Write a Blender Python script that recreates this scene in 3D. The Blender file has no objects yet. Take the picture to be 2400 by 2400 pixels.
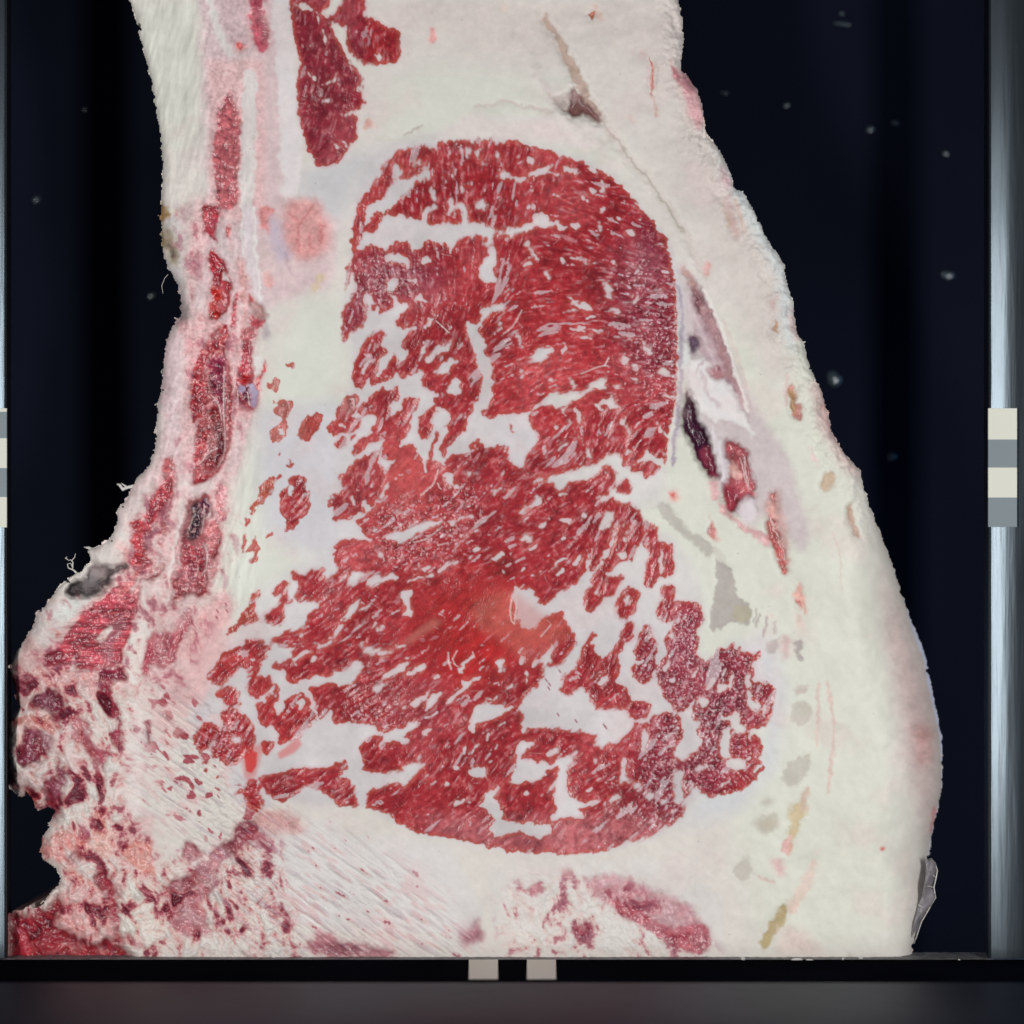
import bpy, math, random
import numpy as np
from mathutils import Vector

# ------------------------------------------------------------------ camera, light, exposure
sc = bpy.context.scene
D = 0.60                      # distance camera - cut face (m); 1 photo pixel = 0.1 mm on the cut face
PX = 1e-4
def at(px, py, y=0.0):        # photo pixel at depth y (away from the camera) -> point
    k = (D + y) / D * PX
    return ((px - 1200) * k, y, (1200 - py) * k)
cam = bpy.data.cameras.new('camera'); co = bpy.data.objects.new('camera', cam)
sc.collection.objects.link(co); co.location = (0, -D, 0); co.rotation_euler = (math.radians(90), 0, 0)
cam.sensor_width = 36; cam.lens = 36 * D / 0.24; cam.clip_start = 0.01; cam.clip_end = 20
cam.dof.use_dof = True; cam.dof.focus_distance = D; cam.dof.aperture_fstop = 5.6
sc.camera = co
w = bpy.data.worlds.new('World'); sc.world = w; w.use_nodes = True
w.node_tree.nodes['Background'].inputs[0].default_value = (.5, .62, .9, 1)
w.node_tree.nodes['Background'].inputs[1].default_value = 0.05
sc.view_settings.view_transform = 'Standard'; sc.view_settings.look = 'None'
sc.view_settings.exposure = 0; sc.view_settings.gamma = 1
def lamp(name, loc, size, power, col, aim=(0, 0, 0)):
    l = bpy.data.lights.new(name, 'AREA'); l.shape = 'RECTANGLE'; l.size, l.size_y = size
    l.energy = power; l.color = col
    o = bpy.data.objects.new(name, l); sc.collection.objects.link(o); o.location = loc
    o.rotation_euler = (Vector(aim) - Vector(loc)).to_track_quat('-Z', 'Y').to_euler()
lamp('left_lamp', (-.28, -.45, -.01), (.05, .27), 1.50, (1, .985, .955), (.01, 0, 0))
lamp('blue_fill', (.30, .016, .0), (.03, .20), 0.2, (.20, .46, 1.0), (.14, .052, -.01))  # added blue fill, only there to tint the backdrop's right side
lamp('right_lamp', (.27, -.46, -.03), (.05, .27), 1.74, (.985, .99, .97), (.03, 0, -.01))

rng = np.random.RandomState(7); random.seed(7)
def lin(h):
    c = np.array([int(h[i:i + 2], 16) / 255 for i in (0, 2, 4)])
    return np.where(c <= .04045, c / 12.92, ((c + .055) / 1.055) ** 2.4)

# ------------------------------------------------------------------ materials
def principled(name, col, rough=.5, metal=0, spec=.5, noise=None, bump=None):
    m = bpy.data.materials.new(name); m.use_nodes = True; n = m.node_tree; b = n.nodes['Principled BSDF']
    b.inputs['Base Color'].default_value = (*col, 1); b.inputs['Roughness'].default_value = rough
    b.inputs['Metallic'].default_value = metal; b.inputs['Specular IOR Level'].default_value = spec
    tc = n.nodes.new('ShaderNodeTexCoord')
    if noise:
        sc_, amt, det = noise
        nt = n.nodes.new('ShaderNodeTexNoise'); nt.inputs['Scale'].default_value = sc_; nt.inputs['Detail'].default_value = det
        n.links.new(tc.outputs['Object'], nt.inputs['Vector'])
        mr = n.nodes.new('ShaderNodeMapRange'); mr.inputs[1].default_value = .25; mr.inputs[2].default_value = .75
        mr.inputs[3].default_value = 1 - amt; mr.inputs[4].default_value = 1 + amt
        n.links.new(nt.outputs[0], mr.inputs[0])
        mx = n.nodes.new('ShaderNodeMix'); mx.data_type = 'RGBA'; mx.blend_type = 'MULTIPLY'; mx.inputs[0].default_value = 1
        mx.inputs[6].default_value = (*col, 1); n.links.new(mr.outputs[0], mx.inputs[7]); n.links.new(mx.outputs[2], b.inputs['Base Color'])
    if bump:
        nb = n.nodes.new('ShaderNodeTexNoise'); nb.inputs['Scale'].default_value = bump[0]; nb.inputs['Detail'].default_value = 4
        if len(bump) > 2:
            mp = n.nodes.new('ShaderNodeMapping'); mp.inputs['Scale'].default_value = bump[2]
            n.links.new(tc.outputs['Object'], mp.inputs[0]); n.links.new(mp.outputs[0], nb.inputs['Vector'])
        else: n.links.new(tc.outputs['Object'], nb.inputs['Vector'])
        bp = n.nodes.new('ShaderNodeBump'); bp.inputs['Strength'].default_value = bump[1]; bp.inputs['Distance'].default_value = .001
        n.links.new(nb.outputs[0], bp.inputs['Height']); n.links.new(bp.outputs[0], b.inputs['Normal'])
    return m

def flesh():
    m = bpy.data.materials.new('flesh'); m.use_nodes = True; n = m.node_tree; b = n.nodes['Principled BSDF']; L = n.links
    a = n.nodes.new('ShaderNodeAttribute'); a.attribute_name = 'tissue'
    wt = n.nodes.new('ShaderNodeAttribute'); wt.attribute_name = 'wet'
    tc = n.nodes.new('ShaderNodeTexCoord')
    n1 = n.nodes.new('ShaderNodeTexNoise'); n1.inputs['Scale'].default_value = 2600; n1.inputs['Detail'].default_value = 3
    L.new(tc.outputs['Object'], n1.inputs['Vector'])
    n2 = n.nodes.new('ShaderNodeTexNoise'); n2.inputs['Scale'].default_value = 420; n2.inputs['Detail'].default_value = 5
    L.new(tc.outputs['Object'], n2.inputs['Vector'])
    # fine grain is stronger in the wet red tissue than in fat
    amp = n.nodes.new('ShaderNodeMath'); amp.operation = 'MULTIPLY_ADD'; amp.inputs[1].default_value = .30; amp.inputs[2].default_value = .018
    L.new(wt.outputs['Fac'], amp.inputs[0])
    s = n.nodes.new('ShaderNodeMath'); s.operation = 'SUBTRACT'; s.inputs[1].default_value = .5; L.new(n1.outputs[0], s.inputs[0])
    s2 = n.nodes.new('ShaderNodeMath'); s2.operation = 'SUBTRACT'; s2.inputs[1].default_value = .5; L.new(n2.outputs[0], s2.inputs[0])
    ad = n.nodes.new('ShaderNodeMath'); ad.operation = 'ADD'; L.new(s.outputs[0], ad.inputs[0]); L.new(s2.outputs[0], ad.inputs[1])
    mu = n.nodes.new('ShaderNodeMath'); mu.operation = 'MULTIPLY'; L.new(ad.outputs[0], mu.inputs[0]); L.new(amp.outputs[0], mu.inputs[1])
    on = n.nodes.new('ShaderNodeMath'); on.operation = 'MULTIPLY_ADD'; on.inputs[1].default_value = 1.6; on.inputs[2].default_value = 1; L.new(mu.outputs[0], on.inputs[0])
    mx = n.nodes.new('ShaderNodeVectorMath'); mx.operation = 'SCALE'; L.new(a.outputs['Color'], mx.inputs[0]); L.new(on.outputs[0], mx.inputs['Scale'])
    L.new(mx.outputs[0], b.inputs['Base Color'])
    r = n.nodes.new('ShaderNodeMapRange'); r.inputs[3].default_value = .52; r.inputs[4].default_value = .23; L.new(wt.outputs['Fac'], r.inputs[0])
    L.new(r.outputs[0], b.inputs['Roughness'])
    sp = n.nodes.new('ShaderNodeMapRange'); sp.inputs[3].default_value = .25; sp.inputs[4].default_value = .46; L.new(wt.outputs['Fac'], sp.inputs[0])
    L.new(sp.outputs[0], b.inputs['Specular IOR Level'])
    bp = n.nodes.new('ShaderNodeBump'); bp.inputs['Distance'].default_value = .00012
    st = n.nodes.new('ShaderNodeMath'); st.operation = 'MULTIPLY_ADD'; st.inputs[1].default_value = .55; st.inputs[2].default_value = .03
    L.new(wt.outputs['Fac'], st.inputs[0]); L.new(st.outputs[0], bp.inputs['Strength']); L.new(n1.outputs[0], bp.inputs['Height'])
    L.new(bp.outputs[0], b.inputs['Normal'])
    return m
FLESH = flesh()

# ------------------------------------------------------------------ scene tree helpers
def link(o, parent=None, **kw):
    sc.collection.objects.link(o)
    if parent: o.parent = parent
    for k, v in kw.items(): o[k] = v
    return o
def empty(name, label, cat, loc=(0, 0, 0), group=None):
    o = bpy.data.objects.new(name, None); o.location = loc; o.empty_display_size = .01; link(o)
    o['label'] = label; o['category'] = cat
    if group: o['group'] = group
    return o
def mesh(name, verts, faces, mat, parent=None, smooth=True, **kw):
    me = bpy.data.meshes.new(name); me.from_pydata([tuple(v) for v in verts], [], [tuple(f) for f in faces])
    me.materials.append(mat); me.update()
    if smooth: me.polygons.foreach_set('use_smooth', [True] * len(me.polygons))
    return link(bpy.data.objects.new(name, me), parent, **kw)

# ------------------------------------------------------------------ traced anatomy (photo pixels; @x,y,size opens a traced tile)
LEAN = '''
# main eye outline
@0,0,2400
G 1026,316 1040,315 1060,335 1080,327 1110,325 1180,330 1205,331 1255,345 1300,352 1335,368 1390,385 1420,400 1440,415 1485,465 1510,500 1535,530 1563,562 1575,600 1583,650 1588,710 1592,800 1594,900 1585,980 1574,1000 1565,1050 1570,1100 1565,1170 1540,1195 1500,1190 1520,1240 1560,1235 1600,1270 1640,1340 1660,1410 1665,1440 1640,1500 1635,1530 1680,1535 1715,1495 1745,1520 1784,1525 1780,1560 1815,1610 1817,1660 1795,1700 1770,1708 1787,1740 1786,1780 1745,1832 1666,1865 1640,1852 1625,1868 1612,1890 1595,1923 1545,1955 1470,1975 1400,1997 1297,2000 1214,1998 1152,1981 1100,1975 1048,1960 986,1956 957,1940 924,1923 870,1890 800,1880 750,1890 700,1880 650,1860 620,1900 570,1890 540,1850 520,1780 490,1760 455,1730 450,1690 470,1640 490,1600 480,1580 500,1550 530,1525 520,1495 560,1455 575,1415 600,1375 640,1350 690,1320 760,1310 780,1260 770,1200 780,1160 770,1090 770,1010 790,960 820,920 825,840 815,790 800,755 798,720 820,690 830,660 824,600 828,560 828,520 829,480 835,430 850,400 875,372 890,360 900,345 935,333 980,325
# A
@780,310,400
L 20,110 21,135 21,150 23,170 26,178 24,185 19,193 193,193 193,14 190,10 170,8 160,10 150,8 135,8 120,12 118,20 112,18 103,14 90,17 75,22 62,31 54,40 54,49 45,60 33,75 26,88 23,100
F 100,35 107,33 109,42 112,50 111,55 102,54 93,55 89,63 86,70 78,74 70,80 62,89 58,93 56,90 50,90 44,96 38,105 35,107 36,98 39,88 42,82 48,81 55,77 61,70 66,61 70,55 72,48 74,44 68,41 65,38 72,36 78,40 77,48 76,53 84,54 90,50 98,47 102,43
F 27,132 31,122 33,115 37,113 46,113 50,107 56,98 60,95 72,96 76,95 84,98 88,94 93,99 98,98 102,97 107,104 111,107 116,104 122,103 128,101 135,104 145,104 155,103 162,104 172,105 180,106 190,111 193,112 193,115 182,118 181,128 186,136 184,147 180,155 187,165 185,172 175,170 167,162 167,152 171,144 178,138 176,131 170,129 176,124 174,119 165,118 152,117 143,121 138,128 134,137 130,130 126,125 122,128 118,124 110,122 104,122 102,130 94,132 92,136 88,128 86,120 82,126 80,124 75,126 74,121 70,123 69,129 64,128 62,133 58,134 50,128 42,127 36,132 28,135 24,134
F 58,140 66,138 72,136 80,139 86,145 87,152 84,158 82,152 80,147 73,149 66,144 60,145
F 100,144 104,140 110,142 112,147 107,149 101,147
F 61,172 68,165 73,166 70,175 66,180 72,186 75,193 69,193 65,182 60,176
F 82,168 94,166 96,171 88,171
F 36,184 44,184 46,193 38,193
F 92,193 94,188 98,182 104,190 106,193
F 101,97 103,90 110,83 117,84 117,88 110,89 106,95 108,104
F 128,94 131,85 130,76 134,75 136,82 141,83 145,78 150,84 155,90 154,98 152,104 146,104 148,96 147,88 140,88 134,88 131,93
F 163,88 166,76 172,77 173,84 168,88
F 150,16 154,16 154,26 151,28
f 3 168,16 163,24 166,31 171,35
f 3 135,48 138,53
f 3 185,22 189,30
F 88,38 93,28 97,29 97,36 88,39
F 187,52 190,42 193,40 193,53
f 3 144,66 148,58
f 3 156,63 156,58
f 3 112,64 116,75
L 14,148 20,150 20,170 13,178 13,165
# B
@1180,310,400
L 0,9 12,10 30,15 50,19 62,25 75,29 95,36 110,43 122,50 135,60 147,74 160,90 172,104 184,120 190,140 194,165 196,193 0,193
F 0,45 10,51 16,52 28,48 38,44 43,41 50,38 56,36 52,41 48,44 56,46 67,45 68,40 72,38 80,42 84,42 83,47 75,46 60,48 48,48 38,50 28,51 16,58 12,54 0,54
F 26,31 31,26 35,32 34,40 32,45 33,38
F 25,86 32,81 35,84 27,89
F 0,112 10,107 20,107 26,102 33,100 35,94 44,91 48,92 51,101 57,104 60,101 66,103 75,107 84,104 85,97 88,108 84,110 75,108 62,110 58,106 50,106 44,109 35,107 28,111 18,114 10,119 2,115
F 25,120 29,127 34,133 38,143 36,146 32,138 26,129
F 22,146 30,145 32,150 26,151
F 63,142 68,141 68,148 64,147
f 3 77,142 90,142 93,147 104,148
F 110,88 112,83 116,89 111,93 108,92
f 3 110,56 114,66
f 3 100,64 103,70
F 137,112 142,110 146,109 147,115 144,117
f 3 109,103 108,114
f 3 171,126 179,129
f 3 179,157 186,159
f 3 137,148 143,150
f 3 150,160 153,155
f 3 121,146 126,149
F 111,168 117,170 121,178 125,184 121,188 116,185 114,176
f 2.5 133,171 144,177
f 2.5 164,180 180,178
f 3 149,190 155,185
F 70,185 78,189 87,190 84,193 76,193
f 2.5 0,181 10,176
f 2.5 47,158 55,154
f 2.5 47,160 52,168
f 4 90,73 91,75
f 3 96,77 98,78
f 3 136,78 137,80
f 2.5 143,94 143,96
f 3 156,99 157,98
f 3 131,98 132,99
f 3 98,40 104,44
f 3 16,35 20,33
f 2.5 57,70 63,72
# C
@780,710,400
F 0,0 106,0 106,40 193,193 0,193
L 17,0 10,8 11,25 10,33 13,43 17,42 24,33 35,24 38,16 40,8 36,0
L 42,8 47,0 68,0 68,4 60,9 53,12 52,5 46,9
L 85,0 193,0 193,193 125,193 128,172 130,166 139,157 147,147 152,140 152,130 157,123 160,114 164,113 166,106 171,97 172,82 175,73 170,67 164,66 165,58 164,48 164,40 160,30 163,25 150,20 160,60 150,100 160,112 150,120 133,133 130,120 120,104 130,106 145,104 145,90 130,85 110,100 101,96 100,92 102,80 97,75 90,82 77,85 73,78 78,70 85,57 86,52 82,54 79,47 81,38 86,31 92,31 94,26 86,29 78,28 72,28 73,20 80,12 87,6
L 100,96 110,100 117,101 120,104 113,107 116,118 122,118 125,122 133,123 136,130 133,133 122,142 131,140 133,145 124,155 123,160 121,166 122,172 125,177 150,160 170,90 150,20 110,20
F 164,40 171,41 171,46 175,50 170,57 178,62 180,70 182,73 178,82 178,85 185,88 184,92 178,96 181,105 180,110 175,119 167,124 170,129 182,129 193,125 193,165 189,160 183,163 175,163 170,160 164,153 157,156 152,160 157,169 155,172 145,170 135,172 127,180 125,177 128,172 130,166 139,157 147,147 152,140 152,130 157,123 160,114 164,113 166,106 171,97 172,82 175,73 170,67 164,66 165,58 164,48
f 4 167,42 163,33 164,26 172,17
F 170,15 168,10 172,6 179,3 184,0 193,0 193,7 181,12 174,17
f 2 191,18 186,32
F 107,68 108,60 117,55 123,47 128,48 134,40 136,44 132,52 128,56 116,59 112,64
F 115,77 122,70 127,66 135,66 142,64 141,70 133,73 130,79 122,82 115,81
F 137,85 144,88 145,102 140,104 127,102 133,92
f 2 103,43 105,50 102,56
f 2.5 101,60 98,67
f 3 118,15 110,20 104,28
F 84,22 87,18 86,25 82,28
L 57,28 60,34 56,47 62,52 64,55 60,59 56,62 54,70 52,80 56,76 61,71 63,66 66,66 67,58 69,54 74,58 76,70 74,77 66,85 57,91 47,94 41,92 43,83 38,88 33,97 26,97 24,90 22,82 22,70 27,60 31,52 38,46 38,40 46,37 48,31 54,34
F 53,64 62,58 66,60 63,65 58,68 56,75 52,86 49,86 52,72
F 40,62 42,60 41,72 36,78 33,80 32,75 37,70
f 2 48,46 47,56
L 71,93 75,95 75,107 70,112 66,112 65,118 66,124 64,132 62,145 60,153 50,158 40,162 34,170 22,171 24,163 32,152 42,150 45,138 50,132 44,125 42,128 34,130 29,124 29,118 36,110 43,108 52,98 57,95 64,99
f 1.5 46,112 41,122
L 99,106 96,115 90,124 88,140 84,150 78,158 76,162 90,158 98,165 101,180 103,193 60,193 66,183 69,178 62,179 56,174 56,165 60,155 63,140 66,128 72,123 78,118 79,110 88,107
L 26,100 30,106 28,115 25,125 21,130 32,131 32,137 27,144 17,147 5,151 0,150 0,136 7,133 3,125 8,112 16,106
f 3 7,138 14,139
L 3,158 12,150 16,152 17,162 8,167 2,162
L 20,150 25,147 23,155 19,158
L 26,178 45,170 51,168 52,180 58,185 60,193 14,193 20,183 24,182
L 96,137 98,130 106,122 115,116 119,121 115,128 108,136 117,138 114,145 106,153 101,156 97,148
L 119,145 122,146 118,155 116,165 112,177 120,178 124,183 127,193 104,193 108,172 111,160 113,152
L 127,180 135,172 145,170 155,172 157,169 152,160 157,156 164,153 170,160 175,163 183,163 189,160 187,170 183,176 193,182 193,193 125,193
f 2.5 160,158 162,165
# D
@1180,710,400
L 0,0 196,0 198,60 196,110 190,140 186,150 188,165 185,180 188,193 0,193
F 74,0 80,2 90,1 99,5 98,10 91,9 86,4 77,3
F 121,8 123,5 131,5 132,13 124,13 114,12
f 2 66,11 85,8
f 2.5 76,29 92,31
F 97,30 108,30 115,35 106,35
F 85,40 94,36 100,38 92,41
f 3 128,38 143,37 152,39
f 4 156,44 162,50 168,57
f 4 137,58 136,68
F 145,72 150,69 153,78
F 174,77 178,73 184,75 192,82 183,82
F 37,49 48,51 54,50 56,55 49,60 47,65 41,68 33,64 27,65 33,59 38,54
f 3 12,34 18,38 20,46 22,50
f 3 20,77 21,84
f 3 85,26 92,27
f 2.5 95,18 105,15
F 44,114 49,110 51,100 60,102 70,104 75,103 80,99 85,102 95,98 105,89 110,86 117,89 119,93 117,98 105,98 97,103 88,108 75,111 70,117 66,119 55,119
f 1.5 30,123 44,115
F 0,126 20,125 30,122 40,117 41,119 30,125 29,135 35,145 38,155 38,163 28,167 24,177 23,186 17,185 7,180 5,168 3,163 0,165
F 113,111 120,110 122,104 124,102 124,112 128,117 132,119 125,120
f 3 125,93 135,94
F 65,193 85,187 95,184 105,182 118,172 131,171 135,180 137,184 142,186 143,190 152,193 130,193 122,184 112,185 107,190 102,193
F 137,172 143,166 147,165 146,170 140,172
F 158,172 161,166 165,172 172,176 180,178 185,190 180,193 172,193 178,186 165,178 155,180 148,183 143,184 152,177
f 1.2 67,120 84,150 95,165 100,177
f 4 97,170 100,176
f 1.2 113,145 118,165
f 1.2 60,168 83,152
f 2.5 83,150 88,155
f 3 59,132 60,142
f 3 80,119 87,128 88,140
f 3 106,115 112,124
f 3 46,162 48,172
f 3 122,130 126,132
f 4 134,133 138,140 142,150
f 2.5 172,133 178,145 188,155
F 185,140 196,136 200,193 183,193 186,170 188,155
F 178,100 185,101 193,108 188,108
f 3 68,58 70,50
f 2 75,85 80,95
f 3 140,85 150,88
f 3 54,88 60,94
f 3 110,112 118,111
f 2 62,183 72,177
# E
@780,1110,400
L 0,0 193,0 193,193 0,193
F 0,0 4,0 8,7 7,12 10,16 16,17 12,21 3,22 0,23
F 0,54 10,54 24,52 33,62 35,69 44,73 45,76 40,75 20,74 9,75 3,83 1,90 0,95
f 4 25,51 35,45 46,37 52,31
f 2.5 53,30 60,15 65,9
f 1 68,8 78,0
F 33,30 36,45 44,40 40,35
f 2.5 21,25 23,36
F 0,97 4,107 5,112 0,117
F 17,118 22,110 26,109 30,113 39,114 36,118 28,121 23,127 19,123
F 41,122 43,118 55,117 64,114 72,116 76,117 68,120 58,122 50,127 42,130 41,126
F 57,73 66,69 78,65 95,59 110,54 120,53 124,56 115,60 104,64 92,71 80,77 68,76
f 3 130,55 145,53 157,49
F 78,133 84,131 90,132 88,140 89,148 86,153 92,156 86,161 78,160 84,152 82,144 75,139
F 10,170 13,160 20,150 26,143 32,140 28,150 22,160 14,168
f 4 9,172 4,180 0,184
f 2.5 31,155 44,146
f 3 27,177 31,172
f 3 14,178 16,176
f 2 137,90 142,80 152,72 158,66 168,64
f 2 120,110 130,104 141,99
f 3 84,123 95,119 111,116
f 2 90,111 100,108 112,107
F 175,98 185,92 192,88 193,92 183,98
f 2 154,97 159,94
f 2.5 70,44 90,43
F 126,0 138,0 137,10 142,15 148,16 140,18 134,14 130,8
f 3 155,0 155,5
f 2.5 181,20 193,17
f 3 132,68 136,73
f 2 165,55 173,54
f 3 52,88 56,94
f 2 62,70 75,64
f 3 47,65 51,63
f 3 60,174 52,176
f 2 45,173 48,169
f 2 160,86 167,86
# F
@1180,1110,400
L 0,0 193,0 193,193 0,193
F 35,10 40,5 55,2 75,1 100,0 105,0 102,5 97,5 92,4 87,8 82,9 78,8 72,8 68,14 69,20 63,20 57,10 48,7 42,11 37,12
f 3 26,4 33,4
F 3,25 6,18 13,15 16,17 9,21
F 17,47 21,38 32,34 38,30 36,24 41,25 42,33 40,37 31,39 26,43 24,48
f 2.5 27,48 22,57
f 2 38,60 45,56
F 62,50 66,52 77,52 76,58 72,57 66,54
F 88,46 93,43 94,48 89,50
F 17,77 23,69 34,69 31,75 32,78 24,75
F 64,74 68,69 71,72 67,77
f 2.5 80,74 86,62
F 110,60 115,50 120,44 124,46 120,58 110,64 106,62
f 2.5 104,44 116,45
F 106,28 110,26 118,25 121,28 115,33 108,32
F 127,5 125,15 116,17 120,22 125,30 135,35 145,34 155,42 158,50 160,55 168,58 172,55 175,75 182,80 193,78 193,0 127,0
L 125,16 130,10 137,5 141,8 145,18 142,23 133,21 128,19
L 157,0 170,0 166,4 160,5
F 14,128 25,133 33,129 35,133 34,137 40,140 35,147 43,149 52,145 57,141 60,136 72,131 80,126 88,116 95,109 102,112 98,125 93,133 91,143 92,155 97,158 103,158 109,151 113,142 125,139 133,126 137,113 142,103 142,97 145,100 150,85 156,77 160,85 165,92 160,103 158,117 157,127 162,131 170,128 174,118 178,120 193,113 193,193 82,193 80,182 76,178 70,165 68,155 60,155 50,162 42,168 33,177 28,178 20,172 13,163 14,150 9,138
L 125,154 128,148 131,138 137,130 142,127 150,130 154,137 151,150 147,158 140,165 132,165 127,162
F 137,137 142,138 143,148 139,150 136,143
f 3 96,118 96,102 97,88
f 4 100,116 109,102 119,86 124,76 126,65 124,60
f 2 126,62 136,58 140,54
f 4 137,77 141,67 147,58
F 139,97 145,98 138,113 130,115 127,118 118,118 115,113 124,110 130,102
F 128,92 132,88 139,91 140,95 131,97
f 3 157,79 160,66 161,58
f 3 178,85 180,95 178,112
F 105,130 109,133 107,138 103,136
f 2.5 53,111 60,101 72,96
F 77,103 83,97 88,89 89,97 84,103
f 2 62,116 66,108
f 3 33,116 42,111
f 2 28,86 38,79
f 2 17,116 24,106
f 3 63,25 72,23
L 176,128 193,124 193,166 175,165 173,155 178,140
L 90,193 95,186 104,180 105,185 98,193
L 130,193 132,178 137,168 143,165 149,170 148,185 142,193
L 150,193 153,178 160,170 167,172 170,185 176,193
L 178,193 185,183 193,176 193,193
# J
@780,1510,400
L 0,0 193,0 193,193 0,193
F 0,32 10,32 18,29 24,22 24,18 32,19 36,23 33,29 29,33 26,40 15,44 8,46 0,45
F 36,10 38,5 45,5 52,7 57,10 65,5 80,0 86,0 75,5 62,10 56,13 48,10
f 3 28,0 36,2
F 55,35 63,31 73,26 84,20 89,20 82,27 72,33 62,38
F 88,32 96,26 106,22 104,28 97,33 88,36 80,37
f 2.5 62,42 54,46 50,55
f 2 81,17 90,12
F 88,70 92,65 99,60 105,56 112,52 104,60 98,68 92,72
F 102,74 107,66 113,58 125,53 120,62 112,70 105,75
F 127,70 131,64 140,55 145,48 146,40 152,42 160,38 170,32 165,40 155,47 145,54 138,63 132,69
f 2.5 145,30 152,20 158,15
F 141,27 148,25 147,33 143,32
f 1.5 165,30 172,24
F 184,30 186,20 193,12 193,28 187,34
f 2 68,70 78,61
F 0,90 25,89 38,92 48,90 50,99 57,102 70,97 85,91 97,87 95,93 87,100 80,104 78,106 86,108 82,115 76,112 74,108 65,108 54,115 50,118 52,112 58,106 55,104 45,105 35,110 28,118 29,125 34,130 35,142 45,147 60,145 75,144 82,140 88,132 95,136 108,136 100,142 92,148 85,158 82,162 75,158 60,158 45,163 37,170 36,178 38,183 30,180 28,178 25,168 22,158 14,150 8,153 12,145 17,137 15,134 0,133
L 0,135 10,136 15,138 10,148 5,153 0,155
L 0,156 12,155 20,152 25,163 26,172 28,177 23,187 15,184 0,178
F 0,180 15,185 23,188 30,180 40,184 48,188 52,193 0,193
F 100,102 105,97 117,94 110,101 105,105
f 2 102,85 118,77
F 160,72 170,68 180,68 193,70 193,77 183,84 175,87 166,89 160,98 157,102 155,93 158,82
f 2 193,88 183,98
f 2.5 177,100 173,110
f 2.5 164,113 157,125
F 152,145 158,140 170,139 175,137 174,145 172,153 162,150
f 1.5 174,138 181,133
f 2.5 148,125 150,115
f 3.5 122,141 125,138
f 4 140,141 143,140
f 3 128,159 131,157
f 2 112,160 117,155
f 2 103,158 107,148
F 165,182 172,174 178,165 185,163 188,157 190,163 183,172 180,180 185,185 193,190 193,193 180,193 168,185
f 2 79,185 90,182
f 2 137,185 140,178 158,177
f 2 193,55 178,63 170,66
f 2 94,130 100,125
f 1.5 72,128 78,135
f 4 115,38 120,36
f 3 183,45 188,42
f 2.5 80,72 84,72
f 3 58,94 62,92
f 2.5 183,120 186,113
f 2 154,157 160,160
f 2 131,90 127,95
# K
@1180,1510,400
L 0,0 193,0 193,193 0,193
F 15,72 32,50 40,49 46,32 42,14 54,0 193,0 193,110 160,122 155,125 163,85 156,90 140,105 127,112 115,120 105,115 100,114 110,107 95,100 75,97 55,95 30,95 20,105 15,118 14,130 14,140 8,155 0,157 20,158 40,152 50,142 62,137 64,145 60,160 57,175 62,193 90,193 95,185 110,177 105,175 95,180 85,178 74,173 71,160 74,148 72,142 80,130 87,121 70,128 60,132 50,136 37,134 36,130 20,131 18,128 30,117 37,108 25,112 20,110 22,102 20,90 24,80
F 0,71 8,70 14,73 6,74 0,76
L 54,5 57,0 80,0 78,5 70,15 64,24 58,25 50,24 53,15
L 88,0 103,0 103,12 108,10 110,17 118,12 128,0 139,0 130,12 132,22 130,35 128,42 135,46 142,52 145,60 142,70 135,74 128,72 120,75 108,73 103,68 99,62 100,55 93,53 90,50 79,51 77,57 70,57 63,53 66,40 73,33 80,30 84,22 86,12
F 105,43 110,40 115,32 118,36 114,45 108,48
f 1.5 95,41 112,30
L 150,0 175,0 173,25 168,40 160,46 154,45 144,36 142,28 146,20
f 2 147,20 160,18
L 137,75 145,66 152,64 163,65 168,68 164,78 157,83 150,86 142,83
L 180,0 193,0 193,72 186,66 179,60 181,52 174,48 174,38 173,22 182,12
F 186,40 193,36 193,46
L 162,95 165,84 172,78 193,77 193,193 92,193 96,185 110,178 117,172 125,160 130,150 133,135 133,130 139,130 139,125 127,118 132,108 142,98 152,87 156,92 155,110 160,118 163,112
f 4 159,100 160,112 157,121
f 5 136,131 137,145 133,152
F 133,150 140,148 144,155 130,157 128,162 126,158
F 149,155 157,156 156,163 148,162
F 117,180 122,173 130,171 127,178 120,182
F 105,168 110,165 108,171
F 175,176 187,174 180,180
F 160,172 165,168 172,168 168,174
f 2.5 183,118 188,116
f 2.5 150,183 155,185
f 2 178,138 184,137
L 72,142 80,130 88,121 95,114 101,114 107,120 112,122 114,118 118,113 125,113 133,130 133,145 128,158 120,163 110,172 105,174 95,179 85,178 75,173 71,162 74,150
F 103,128 107,127 107,132 102,136
f 2 88,133 84,137
f 3 95,166 99,163
L 20,108 24,100 30,95 55,94 72,97 95,101 110,107 103,112 98,118 87,121 70,128 58,133 50,136 38,134 36,129 22,131 19,127 30,117 36,110 26,112
F 48,125 55,120 63,118 58,125 50,129
f 3.5 31,112 37,107
F 18,5 25,2 22,15 24,18 20,22
f 3 27,30 25,45
f 3 38,18 33,25
f 2.5 50,167 58,160
f 2.5 24,170 28,168
f 2 5,130 9,125
f 2 5,50 12,46
# G
@1480,1410,400
F 50,0 193,0 193,193 50,193
L 28,0 78,0 80,12 82,20 78,30 73,32 77,38 75,50 73,58 80,63 84,72 88,64 95,55 98,50 108,53 115,48 119,42 117,50 120,55 123,48 126,56 137,58 144,55 147,60 140,68 134,73 138,78 137,87 143,90 148,94 154,88 158,95 162,105 162,118 159,128 152,138 144,144 137,142 134,145 134,152 140,150 147,155 148,168 147,178 142,187 136,193 48,193 50,180 48,100 42,98 36,108 34,107 40,96 29,97 30,90 28,80 29,70 40,60 50,60 35,50 35,45 45,30 50,24 30,20 27,10
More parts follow.
